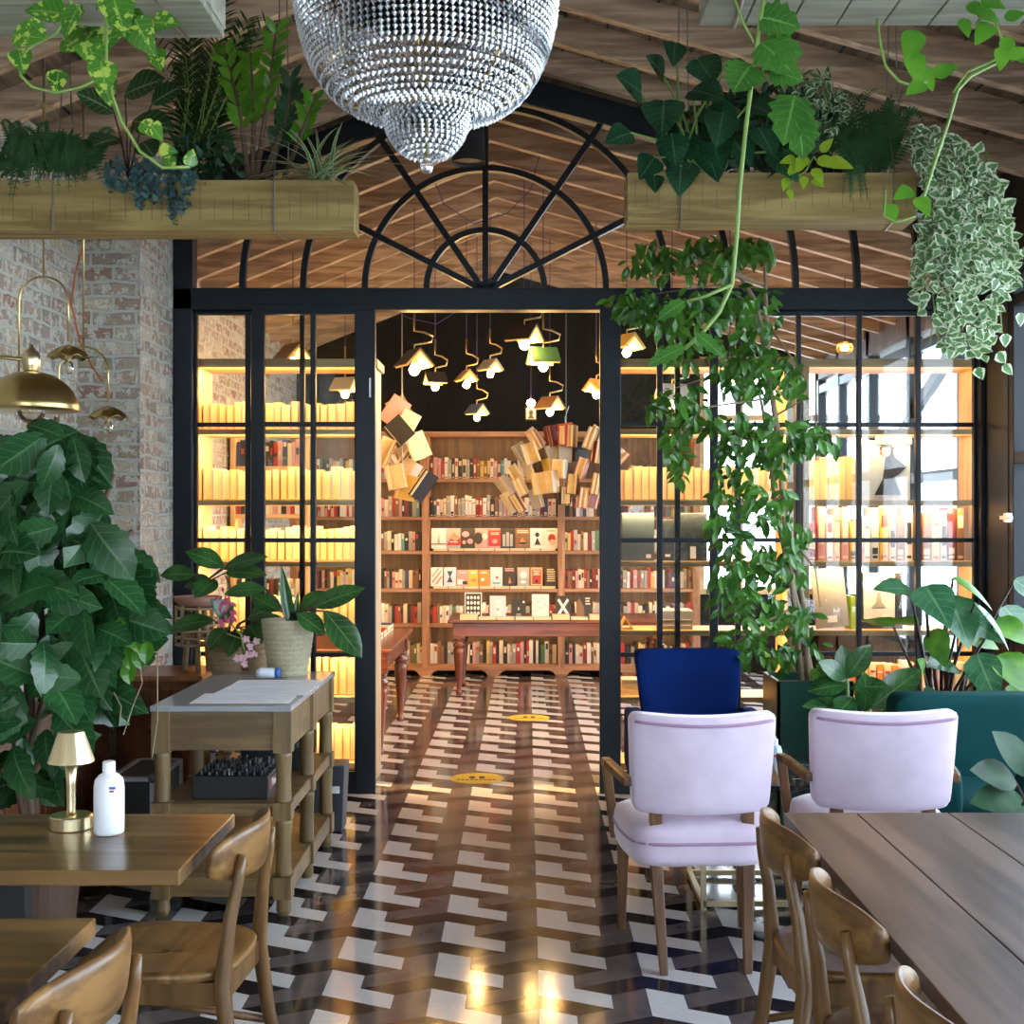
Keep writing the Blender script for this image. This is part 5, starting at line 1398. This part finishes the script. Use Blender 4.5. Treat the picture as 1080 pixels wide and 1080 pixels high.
zzstem((262,188,5.25),(253,120,5.22),(236,45,5.2), 7, .095); zzstem((266,188,5.26),(268,115,5.24),(264,55,5.22), 7, .095)
zzstem((270,188,5.27),(283,100,5.26),(292,25,5.22), 8, .09); zzstem((276,188,5.27),(302,130,5.27),(308,78,5.25), 8, .08, 2)
zzstem((300,188,5.3),(318,140,5.26),(334,100,5.22), 6, .085); zzstem((281,188,5.28),(295,150,5.3),(318,95,5.35), 6, .085, 2)
m.build('foliage', ['lf_zz','stem_b','lf_dark'], t, smooth=True)
t = mk('spider_plant', 'spider plant with striped arching blades at the long planter end', P(340,188,5.25))
m = MB(); q = P(338,190,5.27)
for i in range(44):
    a = R(-.5,PI+.4) if i < 36 else R(-.9,.2); d = Vector((math.cos(a)*R(.5,1), R(-.9,.4), abs(math.sin(a))*1.0+.35)); m.leaf(q+Vector((R(-.05,.05),R(-.04,.04),0)), d, Vector((0,-.4,1)), R(.2,.34), .010, 'blade', .4, R(.5,1.1), 0, 7)
m.build('foliage', ['lf_spider'], t, smooth=True)

def vine(m, pts, r=.004, mat=1): m.tube(pts, r, 6, mat)
def heart(m, p, d, up, L, mat=0, W=None, dr=.15): m.leaf(p, d, up, L, W or L*.42, 'heart', .18, dr, mat, 6)
t = mk('pothos', 'variegated pothos trailing from weathered planter, one long vine curling down', P(90,10,3.2))
m = MB()
DD = 2.95
vine(m, [P(70,-30,DD),P(75,5,DD),P(60,35,DD),P(30,50,DD),P(20,66,DD),P(22,80,DD),P(34,92,DD),P(60,98,DD),P(85,92,DD),P(100,85,DD)], .0035)
vine(m, [P(110,-30,DD),P(112,30,DD),P(112,70,DD),P(118,100,DD),P(128,128,DD),P(148,160,DD),P(172,177,DD),P(200,176,DD)], .004)
vine(m, [P(112,55,DD),P(110,70,DD),P(104,78,DD)], .003)
for (a, bq, L, dx, dz) in ((48,30,.09,-.9,-.3),(14,38,.095,.9,-.1),(20,52,.08,.3,-.9),(66,42,.10,.9,-.3),(88,52,.12,.8,.3),(62,74,.075,0,-1),(106,64,.10,.3,-1),(112,78,.09,.1,-1),(98,30,.11,-.6,-.5),(128,10,.12,.5,-1),(142,20,.11,.5,-1),(160,24,.09,.9,-.1),(164,52,.07,.3,-1),(90,40,.1,.4,-.8),(70,15,.11,-.9,.1),(118,-5,.12,.4,-.9),(150,128,.06,.5,-.6),(158,130,.06,.6,-.8),(168,158,.05,.9,-.1),(200,176,.05,.2,.9),(176,165,.05,.4,-.7),(84,5,.1,-.4,-.8),(104,2,.1,.8,-.2),(132,30,.09,.9,-.3)):
    heart(m, P(a,bq,DD+R(-.1,.1)), (dx,R(-.4,-.1),dz), (R(-.5,.5),-1,R(.1,.8)), L*.85)
m.build('foliage', ['lf_pothos','stem_g'], t, smooth=True)

# right planter
t = mk('philodendron', 'philodendron with large dark heart leaves at the ivy planter doorway end', P(710,180,5.25))
m = MB(); q = P(735,190,5.28)
for (a, bq, L, W, dx, dy, dz) in ((676,98,.15,.085,-.25,-.3,.1),(700,106,.19,.09,-.1,-.6,-.9),(722,138,.22,.11,-.35,-.5,-.95),(735,62,.16,.08,.45,-.4,-.75),(712,45,.13,.05,-.1,-.6,-.9),(765,70,.13,.05,.9,-.3,-.3),(690,166,.13,.06,-.5,-.5,-.8),(690,185,.09,.04,.0,-.6,-.9),(708,142,.16,.07,.1,-.5,-1),(728,172,.14,.05,-.3,-.6,-.9),(745,115,.19,.08,.5,-.6,-.5),(772,145,.17,.07,.4,-.6,-.8),(813,160,.18,.07,.6,-.5,-.8),(752,150,.16,.07,.1,-.7,-.8),(665,140,.13,.06,-.6,-.4,-.3),(700,80,.14,.06,-.3,-.5,.2),(730,95,.18,.08,.5,-.6,-.3),(718,176,.15,.065,-.1,-.6,-.9),(745,160,.17,.07,.2,-.6,-.8),(800,135,.17,.07,.3,-.6,-.8),(762,120,.18,.075,-.2,-.6,-.9),(790,110,.15,.06,.6,-.5,-.4)):
    stem_leaf(m, q+Vector((R(-.1,.1),0,0)), P(a,bq,5.12+R(-.1,.15)), W, L, 'heart', (R(-.2,.2),-1,.35), .12, .006, .05, out=(dx,dy,dz))
m.build('foliage', ['lf_phil','stem_g'], t, smooth=True)
t = mk('shrub', 'dense dark small leaved plant filling middle of the ivy planter', P(800,150,5.3))
m = MB()
for i in range(760): m.leaf(blob(800,138,5.30,88,48,.16), rdir(.2), rdir(.6), R(.035,.075), R(.011,.022), 'oval', .2, .2, 0, 3)
for a in range(740,870,14): m.tube([P(a,188,5.3), P(a+R(-15,15),120,5.3)], .003, 4, 1)
m.build('foliage', ['lf_dark','stem_d'], t)
t = mk('variegated_shrub', 'cream edged small leaved plant standing up behind the lime vine', P(860,150,5.3))
m = MB()
for i in range(300):
    p = blob(858,118,5.28,38,42,.1); m.leaf(p, rdir(.1), rdir(.5), R(.035,.06), R(.012,.018), 'oval', .2, .2, 0, 3)
for a in range(835,890,9): m.tube([P(a,186,5.3), P(a+R(-12,12),100,5.28)], .003, 4, 1)
m.build('foliage', ['lf_ivy','stem_d'], t)
t = mk('fern', 'feathery fern with drooping tuft between lime vine and ivy', P(915,150,5.3))
m = MB()
for i in range(34):
    a = R(880,950); sx = R(-40,45); frond(m, P(a*.4+918*.6,186,5.3), P(a+sx*.4,R(110,150),5.25), P(a+sx,R(88,160),5.25+R(-.1,.1)), .05)
for i in range(9):
    sx = R(-18,18); frond(m, P(900,182,5.22), P(900+sx*.6,176,5.16), P(900+sx,R(198,216),5.14), .03, 14)
m.build('foliage', ['lf_fern','stem_d','lf_fern'], t)
t = mk('lime_pothos', 'lime green vine spilling over the middle of the ivy planter front', P(850,180,5.18))
m = MB(); vine(m, [P(862,170,5.25),P(858,165,5.17),P(850,180,5.165),P(835,190,5.16),P(830,205,5.16)])
for (a, bq, L, dx, dz) in ((862,168,.10,.9,-.4),(872,170,.11,1,-.3),(850,165,.09,-.5,-.7),(845,172,.09,-.7,-.6),(858,178,.08,.4,-.8),(830,188,.06,-.3,-.9),(832,200,.05,.2,-1),(848,186,.06,-.1,-1),(856,190,.06,.8,-.5),(840,168,.08,-.8,-.2),(866,160,.07,.5,.6),(826,182,.05,.6,-.6)):
    heart(m, P(a,bq,5.15+R(-.02,.02)), (dx,-.4,dz), (0,-1,.4), L, 0, L*.32)
m.build('foliage', ['lf_neon','stem_g'], t, smooth=True)
t = mk('ivy', 'cream and green variegated ivy cascading over the planter corner', P(1000,170,5.2))
m = MB()
def ivy_leaf(p, L): m.leaf(p, (R(-.9,.9), R(-.5,.1), R(-1,.4)), (R(-.5,.5), -1, R(-.2,.6)), L, L*.5, 'heart', .1, .1, 0, 4)
def inside(a, bq):
    # outline of the ivy mass in the photograph: left and right limits by height
    pts = [(135,968,990),(160,962,1030),(190,975,1052),(220,985,1062),(250,966,1068),(290,964,1072),(320,966,1060),(345,985,1052),(375,1000,1040)]
    for i in range(len(pts)-1):
        if pts[i][0] <= bq <= pts[i+1][0]:
            f_ = (bq-pts[i][0])/(pts[i+1][0]-pts[i][0]); return pts[i][1]+f_*(pts[i+1][1]-pts[i][1]) <= a <= pts[i][2]+f_*(pts[i+1][2]-pts[i][2])
n = 0
while n < 1150:
    a, bq = R(955,1080), R(132,378)
    if not inside(a, bq) or (bq > 300 and random.random() > .42): continue
    f_ = (a-1015)/55; ivy_leaf(P(a,bq,5.22-.16*math.sqrt(max(0,1-f_*f_))*R(.2,1)), R(.032,.055)); n += 1
for i in range(16):
    a = R(975,1050); vine(m, [P(a,160,5.2),P(a+R(-8,12),230,5.14),P(a+R(-14,16),R(300,375),5.14)], .0025)
for (a, bq) in ((1052,372),(1046,362),(1060,352),(1058,385),(1068,300),(1076,330),(1030,388),(1078,262)): ivy_leaf(P(a,bq,5.1), .055)
m.build('foliage', ['lf_ivy','stem_g'], t)
t = mk('monstera', 'cut leaf monstera vine with long bare stem hanging past the ivy planter', P(800,20,3.2))
m = MB(); DM = 3.0
vine(m, [P(808,-20,DM),P(802,20,DM),P(795,70,DM),P(786,140,DM),P(780,200,DM),P(777,250,DM),P(772,300,DM+.05),P(758,330,DM+.05),P(740,352,DM+.05),P(722,368,DM+.05)], .0055)
vine(m, [P(772,-10,DM),P(782,20,DM),P(795,45,DM)], .003); vine(m, [P(772,300,DM),P(745,312,DM),P(725,318,DM)], .004)
for (a, bq, L, W, d_) in ((802,45,.11,.055,(.55,-.3,-.55)),(806,52,.09,.045,(.85,-.3,-.1)),(800,18,.10,.05,(.9,-.2,-.2)),(792,68,.10,.05,(-.4,-.5,-.6)),(812,74,.08,.04,(.9,-.3,-.3)),(838,100,.13,.05,(-.25,-.4,-.95)),(840,118,.12,.045,(.1,-.4,-1)),(722,366,.10,.018,(-.9,-.2,-.4)),(722,318,.08,.018,(-.8,-.3,-.5)),(735,352,.08,.018,(.6,-.2,-.5))):
    m.leaf(P(a,bq,DM), d_, (0,-1,.3), L, W, 'cut', .12, .2, 0, 9, .16)
m.build('foliage', ['lf_mon','stem_g'], t, smooth=True)
t = mk('pothos', 'pothos with long looped vines hanging from the slatted planter near the window', P(1000,20,3.2))
m = MB(); DP = 3.0
vine(m, [P(925,20,DP),P(928,45,DP),P(934,70,DP),P(948,86,DP),P(965,91,DP),P(978,86,DP)], .0035); vine(m, [P(1030,-20,DP),P(1048,15,DP),P(1056,40,DP),P(1058,60,DP),P(1052,66,DP),P(1024,80,DP),P(1010,95,DP),P(1000,130,DP),P(988,165,DP),P(975,205,DP),P(966,222,DP)], .004)
vine(m, [P(1052,62,DP),P(1020,76,DP),P(1005,98,DP)], .003); vine(m, [P(934,200,DP),P(932,228,DP),P(945,235,DP),P(966,228,DP)], .003)
for (a, bq, L, dx, dz) in ((965,32,.085,-.25,-.95),(962,55,.08,.2,-.9),(972,72,.065,.3,-.7),(985,80,.06,.9,.4),(975,88,.06,-.5,-.3),(962,200,.06,-.6,-.3),(968,208,.06,.2,-.5),(938,215,.05,.2,-.9),(1020,5,.06,.7,-.5),(1030,12,.06,.8,-.4),(1044,25,.07,-.6,-.8),(1058,40,.06,.4,-.9),(1064,60,.055,.7,.2),(1072,62,.05,.9,.1),(1058,50,.06,-.2,-1),(1035,0,.06,.9,-.4),(1060,20,.05,.9,.3),(1014,20,.05,.3,-.9)):
    heart(m, P(a,bq,DP+R(-.05,.05)), (dx,R(-.4,-.1),dz), (0,-1,.4), L, 0, L*.36)
m.build('foliage', ['lf_zz','stem_g'], t, smooth=True)

# ------------------------------------------------------------------ trees and floor plants
t = mk('planter_box', 'tall dark green planter box in front of the glass, holding the fig tree', P(850,850,6.7), None, 'planter')
m = MB(); x0, x1, y0, y1 = 1.27, 1.66, 6.55, 6.95; zt = .765
m.box((x0,y0,0), (x1,y0+.02,zt)); m.box((x0,y1-.02,0), (x1,y1,zt)); m.box((x0,y0,0), (x0+.02,y1,zt)); m.box((x1-.02,y0,0), (x1,y1,zt)); m.build('body', 'greenbox', t, bevel=.004)
m = MB(); m.box((x0+.02,y0+.02,.02), (x1-.02,y1-.02,zt-.04)); m.build('soil', 'soil', t)
t = mk('fig_tree', 'tall slender weeping fig climbing from green box up to the ivy planter', (1.42,6.75,.73), None, 'tree')
m = MB(); DT = 6.72
tr = [[P(846,722,DT),P(838,640,DT),P(828,560,DT),P(822,480,DT),P(812,400,DT),P(808,330,DT),P(806,260,DT)],
      [P(852,722,DT),P(850,650,DT),P(838,590,DT),P(826,520,DT),P(820,450,DT),P(808,380,DT),P(798,320,DT),P(780,290,DT),P(764,262,DT)],
      [P(858,722,DT+.05),P(846,660,DT+.05),P(832,600,DT+.05),P(818,540,DT+.05),P(812,470,DT),P(800,410,DT)]]
for q in tr: m.tube(q, [.016]+[.013]*(len(q)-2)+[.006], 7)
for (p0, p1, p2) in (((806,330),(760,300),(690,310)),((808,300),(740,280),(660,300)),((812,400),(770,390),(710,410)),((822,480),(850,450),(885,460)),((826,520),(790,560),(760,600)),((812,420),(740,430),(712,470)),((838,640),(800,660),(760,690)),((806,280),(820,262),(800,250)),((808,340),(830,370),(850,400)),((828,560),(860,600),(865,640)),((806,300),(710,262),(680,258)),((815,440),(850,420),(870,470))):
    m.tube([P(*p0,DT), P(*p1,DT-.05), P(*p2,DT-.08)], [.007,.005,.002], 5)
m.build('trunk', 'bark', t, smooth=True)
m = MB()
def droop_leaf(p, L): m.leaf(p, (R(-.8,.8), R(-.7,.5), R(-1.3,.1)), (R(-.5,.5), -1, R(.2,1)), L, L*.22, 'oval', .2, .3, 0, 4)
for (a, bq, rx, ry, n) in ((790,262,28,14,70),(745,270,40,22,110),(690,272,34,22,80),(668,318,28,18,60),(705,330,38,22,80),(752,320,45,24,110),(800,330,28,30,70),(720,365,20,22,38),(690,425,16,12,24),(722,430,24,28,70),(712,465,14,25,40),(716,490,8,18,18),(780,385,32,40,110),(808,390,26,32,80),(835,400,18,26,40),(860,460,24,18,60),(790,465,40,36,130),(825,470,26,30,80),(770,510,22,26,60),(812,530,30,26,80),(770,555,22,26,56),(800,590,36,24,80),(775,605,26,22,55),(830,600,22,26,44),(800,640,34,26,80),(845,655,18,22,36),(790,680,28,22,60),(825,690,24,16,38),(760,630,10,18,12),(865,690,12,20,14),(840,560,16,20,22),(752,455,14,22,26)):
    for i in range(int(n*.8)): droop_leaf(blob(a,bq,DT-.06,rx,ry,.2), R(.05,.105))
m.build('foliage', ['lf_ficus'], t)

t = mk('rubber_plant', 'rubber plant with broad dark leaves behind the second lilac armchair', (1.64,6.2,0))
m = MB(); m.lathe((1.62,6.25,0), [(.001,0),(.11,0),(.14,.26),(.13,.26),(.12,.22),(.001,.22)], 24); m.build('pot', 'darkgrey', t)
m = MB(); m.tube([(1.62,6.25,.22), P(914,800,6.2), P(916,740,6.15)], .016, 8); m.tube([(1.60,6.25,.22), P(896,780,6.2), P(893,715,6.2)], .01, 8); m.build('stem', 'stem_g', t, smooth=True)
m = MB(); q = P(914,752,6.15)
for (a, bq, L, W, d_, u_) in ((912,752,.20,.055,(-.05,-.4,1),(0,-1,.2)),(918,748,.30,.075,(.75,-.35,.75),(-.3,-1,.3)),(908,752,.30,.06,(-.95,-.35,.3),(.2,-.6,.8)),(910,758,.24,.055,(-.7,-.6,-.05),(.1,-.6,.8)),(920,756,.22,.06,(.8,-.5,.15),(0,-.7,.7)),(893,718,.18,.05,(-.6,-.4,.5),(.3,-1,.5)),(893,716,.20,.055,(.4,-.4,.8),(-.3,-1,.3)),(894,722,.20,.06,(-.95,-.3,.0),(.2,-.7,.8)),(896,726,.18,.05,(.85,-.5,.2),(0,-.8,.6)),(900,735,.18,.055,(-.5,-.7,-.2),(0,-.7,.7)),(893,716,.16,.05,(-.15,-.2,1),(0,-1,.2))):
    m.leaf(P(a,bq,6.13), d_, u_, L, W, 'obov', .18, .2, 0, 7)
m.build('foliage', ['lf_rubber'], t, smooth=True)

t = mk('elephant_ear_plant', 'elephant ear plant with big glossy leaves behind the teal sofa', (2.1,6.6,0))
m = MB(); m.lathe((2.12,6.6,0), [(.001,0),(.15,0),(.2,.38),(.185,.38),(.17,.33),(.001,.33)], 28); m.build('pot', 'darkgrey', t)
m = MB(); q = Vector((2.12,6.6,.34))
for (a, bq, L, W, d_, u_, mt) in ((975,618,.26,.11,(.25,-.75,-.6),(-.1,-.7,.75),0),(960,622,.20,.09,(-.85,-.3,.15),(0,-.5,.9),0),(1000,628,.30,.13,(.2,-.7,-.75),(.2,-.75,.65),0),(1005,610,.24,.09,(.75,-.2,-.45),(.3,-.3,1),2),(942,660,.18,.08,(-.9,-.2,.3),(.1,.4,1),2),(968,658,.20,.085,(-.95,-.1,.2),(.1,.4,1),2),(985,664,.2,.07,(.1,-.5,-.9),(-.6,-.8,.2),2),(1012,650,.24,.10,(.8,-.5,-.4),(0,-.6,.8),0),(1028,636,.28,.05,(.55,-.6,-.7),(.6,-.4,.7),0),(1030,690,.26,.09,(.2,-.6,-.85),(-.3,-.8,.5),0),(1050,655,.22,.09,(.7,-.5,-.4),(0,-.6,.8),2),(1058,640,.24,.09,(.5,-.5,-.6),(.2,-.7,.7),0),(1055,690,.26,.11,(.4,-.6,-.6),(.1,-.7,.7),2),(1070,612,.2,.07,(.7,-.3,-.5),(.1,-.7,.7),0),(1005,700,.2,.09,(-.6,-.5,.1),(.2,-.6,.8),0),(975,712,.17,.06,(-.2,-.6,.4),(.4,-.8,.4),2),(1035,725,.2,.08,(.3,-.7,-.3),(0,-.7,.7),0),(995,735,.2,.08,(-.6,-.6,0),(0,-.7,.7),0),(1072,720,.2,.09,(.2,-.7,-.5),(0,-.8,.6),2),(1018,668,.18,.08,(.9,-.2,-.3),(-.1,-.6,.8),2),(948,722,.16,.06,(-.5,-.5,-.3),(0,-.7,.7),2)):
    dd = 6.35+R(-.15,.2); tp = P(a,bq,dd); mid = (q+tip if False else (q+tp)/2)+Vector((0,.05,.10)); m.tube([q+Vector((R(-.05,.05),R(-.05,.05),0)), mid, tp], [.012,.009,.006], 7, 1)
    m.leaf(tp, d_, u_, L, W, 'heart', .12, .18, mt, 8, .03)
m.build('foliage', ['lf_ear','stem_d','lf_zz'], t, smooth=True)

t = mk('leafy_plant', 'dark ribbed leaves of potted plant by the teal armchair, picture edge', (1.75,4.25,0))
m = MB(); m.lathe((1.78,4.2,0), [(.001,0),(.12,0),(.15,.32),(.14,.32),(.13,.27),(.001,.27)], 24); m.build('pot', 'darkgrey', t)
m = MB(); q = Vector((1.78,4.2,.28))
for (a, bq, L, d_) in ((1072,826,.20,(-.6,-.4,.3)),(1078,842,.2,(-.8,-.4,.1)),(1085,818,.2,(-.5,-.3,.7)),(1090,856,.2,(-.9,-.4,-.2)),(1100,830,.22,(.5,-.4,.5)),(1095,812,.22,(.2,-.3,.9)),(1110,850,.2,(.8,-.4,0)),(1075,864,.18,(-.7,-.5,-.3))):
    stem_leaf(m, q, P(a,bq,4.2), .055, L, 'oval', (0,-.8,.6), .2, .006, .04, out=d_)
m.build('foliage', ['lf_dark','stem_d'], t, smooth=True)

# the big tree at the brick wall
t = mk('holly_leaf_tree', 'large bushy tree with toothed green leaves before the brick wall', (-1.85,4.7,0), None, 'tree')
m = MB(); m.lathe((-1.80,4.72,0), [(.001,0),(.13,0),(.17,.42),(.155,.42),(.14,.36),(.001,.36)], 28); m.build('pot', 'darkclay', t)
m = MB(); DB = 4.7; q = Vector((-1.80,4.72,.36))
for pts in (((30,830),(28,640),(40,500),(60,440)),((20,830),(60,690),(100,560),(120,500)),((22,840),(0,600),(-10,460)),((25,830),(70,760),(110,650),(135,620)),((25,830),(50,720),(40,600),(10,520)),((30,700),(90,600),(140,560))):
    m.tube([q]+[P(a,bq,DB) for a, bq in pts], [.022,.018]+[.010]*(len(pts)-1), 7)
m.build('trunk', 'stem_b', t, smooth=True)
m = MB()
outl = [(450,-40,78),(480,-40,102),(520,-40,112),(560,-40,135),(600,-40,152),(640,-40,165),(670,-40,166),(700,-40,160),(730,-40,140),(760,-40,118),(800,-40,90),(850,-40,60)]
def lim(bq):
    for i in range(len(outl)-1):
        if outl[i][0] <= bq <= outl[i+1][0]:
            f_ = (bq-outl[i][0])/(outl[i+1][0]-outl[i][0]); return outl[i][2]+f_*(outl[i+1][2]-outl[i][2])
    return 0
n = 0
while n < 250:
    a, bq = R(-60,160), R(455,845); lm = lim(bq)-12
    if a > lm: continue
    f_ = max(0, (a-30)/max(20,lm-30)); dp = R(0,1); dd = DB + .25 - .65*dp*(1-.5*f_*f_)
    d_ = Vector((.15+.9*(a-50)/110+R(-.9,.9), -.45+R(-.6,.4), -.6+R(-.7,.9)))
    L = R(.15,.25); d_.normalize(); m.leaf(P(a, bq-10, dd) - d_*L*.35, d_, (R(-.8,1.0), R(-1,-.4), R(-.2,1.0)), L, L*R(.27,.36), 'oval', R(.08,.3), R(.1,.5), 0, 11, .08); n += 1
for (a, bq) in ((130,668),(140,672),(146,690),(132,690),(156,683),(135,705),(126,660)):
    m.leaf(P(a,bq-8,DB-.1), (R(-.3,.4),-.4,-.9), (0,-1,.3), .085, .03, 'oval', .2, .2, 1, 5)
m.build('foliage', ['lf_big','lf_zz'], t)
m = MB()
for pts in (((160,672),(166,690),(166,760),(160,800)),((146,690),(150,720),(140,745),(130,775)),((120,730),(128,745),(126,762))): m.tube([P(a,bq,4.75) for a, bq in pts], .0025, 5)
m.build('hanging_root', 'bark', t)

# ------------------------------------------------------------------ chandelier and spotlight
M['crystal'] = None
k = NT('cut_crystal'); gl = k.n('ShaderNodeBsdfGlass'); gl.inputs['IOR'].default_value = 1.5; gl.inputs['Roughness'].default_value = .0
go = k.n('ShaderNodeBsdfGlossy'); go.inputs['Roughness'].default_value = .08; go.inputs['Color'].default_value = (.85,.87,.92,1)
mx = k.n('ShaderNodeMixShader'); mx.inputs[0].default_value = .42; k.l(gl.outputs[0], mx.inputs[1]); k.l(go.outputs[0], mx.inputs[2]); k.l(mx.outputs[0], k.out.inputs[0]); k.t.nodes.remove(k.b)
M['crystal'] = k.m
c = P(450,168,4.0); cxx, cyy = c.x, 4.0
t = thing('chandelier', 'large bowl chandelier of cut crystal strands hanging from the roof', 'chandelier', (cxx, cyy, 3.3))
def ring_strands(prof, spacing, r, part, zig=0):
    m = MB()
    for i, (rr, z) in enumerate(prof):
        n = max(6, int(2*PI*rr/spacing))
        for k_ in range(n):
            a = 2*PI*(k_+.5*(i % 2))/n; j = R(.8,1.15)
            m.octa((cxx+rr*math.cos(a), cyy+rr*math.sin(a), z+zig*math.sin(a*12)), r*j, 0, 1.25)
    m.build(part, 'crystal', t)
# bowl: rim radius .405 at z 3.24, lower opening radius .125 at z 2.85
bowl = []
for i in range(17):
    f_ = i/16; a = PI/2*f_; bowl.append((.13+.275*math.cos(a)**.8 if f_ < 1 else .13, 3.24-.39*math.sin(a)**1.0))
bowl2 = []
for i in range(len(bowl)-1):
    (r0, z0), (r1, z1) = bowl[i], bowl[i+1]; L = math.hypot(r1-r0, z1-z0); k_ = max(1, round(L/.021))
    for j in range(k_): bowl2.append((r0+(r1-r0)*j/k_, z0+(z1-z0)*j/k_))
ring_strands(bowl2, .0205, .0098, 'crystal_bowl')
ring_strands([(.40-.0*i, 3.26+.02*i) for i in range(3)], .0205, .0105, 'crystal_rim')
ring_strands([(.395-.33*f_**.8, 3.32+.72*f_) for f_ in [i/26 for i in range(27)]], .026, .0095, 'crystal_crown')
ring_strands([(.125*math.sin(math.acos(min(1,f_)))**.9+.004, 2.845-.135*f_) for f_ in [i/11 for i in range(12)]], .0195, .0095, 'crystal_pendant_bowl')
m = MB(); m.ball((cxx,cyy,2.685), .021, 14, 10); m.build('crystal_ball', 'crystal', t, smooth=True)
m = MB()
for rr, z, tk in ((.405,3.25,.012),(.127,2.858,.010)): m.lathe((cxx,cyy,z), [(rr-.004,-tk),(rr+.004,-tk),(rr+.004,tk),(rr-.004,tk),(rr-.0041,-tk)], 48)
for kk in range(8):
    a = 2*PI*kk/8; m.tube([(cxx+r_*.97*math.cos(a), cyy+r_*.97*math.sin(a), z) for r_, z in bowl[::3]], .004, 5)
m.build('brass_frame', 'brass', t)
m = MB(); m.tube([(cxx,cyy,2.70),(cxx,cyy,roofz(cxx,4.2))], .008, 8); m.build('rod', 'brass', t)
p = P(494,172,6.3)
t = thing('spotlight', 'black cylinder spotlight hanging from the roof behind the chandelier', 'spotlight', p)
m = MB(); m.lathe((p.x,p.y,p.z), [(.001,0.01),(.078,.01),(.083,0),(.083,.005),(.074,.26),(.06,.28),(.001,.285)], 28); m.build('body', 'black', t, smooth=False)
m = MB(); m.tube([(p.x,p.y,p.z+.28),(p.x,p.y,roofz(p.x,4.2))], .01, 8); m.build('stem', 'black', t)
t = thing('ceiling_hook', 'small brass capped hook rod near roof above the fern', 'hook', P(46,108,5.35))
p = P(47,135,5.35); m = MB(); m.tube([p, (p.x,p.y,p.z+.09)], .005, 6); m.lathe(p+Vector((0,0,.09)), [(.001,.012),(.03,.006),(.034,0),(.001,0)], 16); m.build('cap', 'brass', t)
m = MB(); m.tube([(p.x,p.y,p.z+.09),(p.x,p.y,roofz(p.x,4.2))], .003, 5); m.build('rod', 'wire', t)

# ------------------------------------------------------------------ light and camera
W = bpy.data.worlds.new('sky'); bpy.context.scene.world = W; W.use_nodes = True
bg = W.node_tree.nodes['Background']; bg.inputs[0].default_value = (.74, .87, 1.0, 1); bg.inputs[1].default_value = WORLD
cam = bpy.data.cameras.new('camera'); co = bpy.data.objects.new('camera', cam); col.objects.link(co)
co.location = (0, 0, EYE); co.rotation_euler = (PI/2, 0, 0); cam.sensor_width = 36; cam.lens = F/1080*36
cam.shift_x = -16/1080; cam.shift_y = 5/1080; cam.clip_start = .05
sc = bpy.context.scene; sc.camera = co
sc.view_settings.view_transform = 'Standard'; sc.view_settings.look = 'None'; sc.view_settings.gamma = 1; sc.view_settings.use_curve_mapping = False
sc.view_settings.exposure = EXPO
sc.cycles.use_denoising = True
sc.cycles.max_bounces = 8; sc.cycles.transparent_max_bounces = 16; sc.cycles.caustics_reflective = False; sc.cycles.caustics_refractive = False
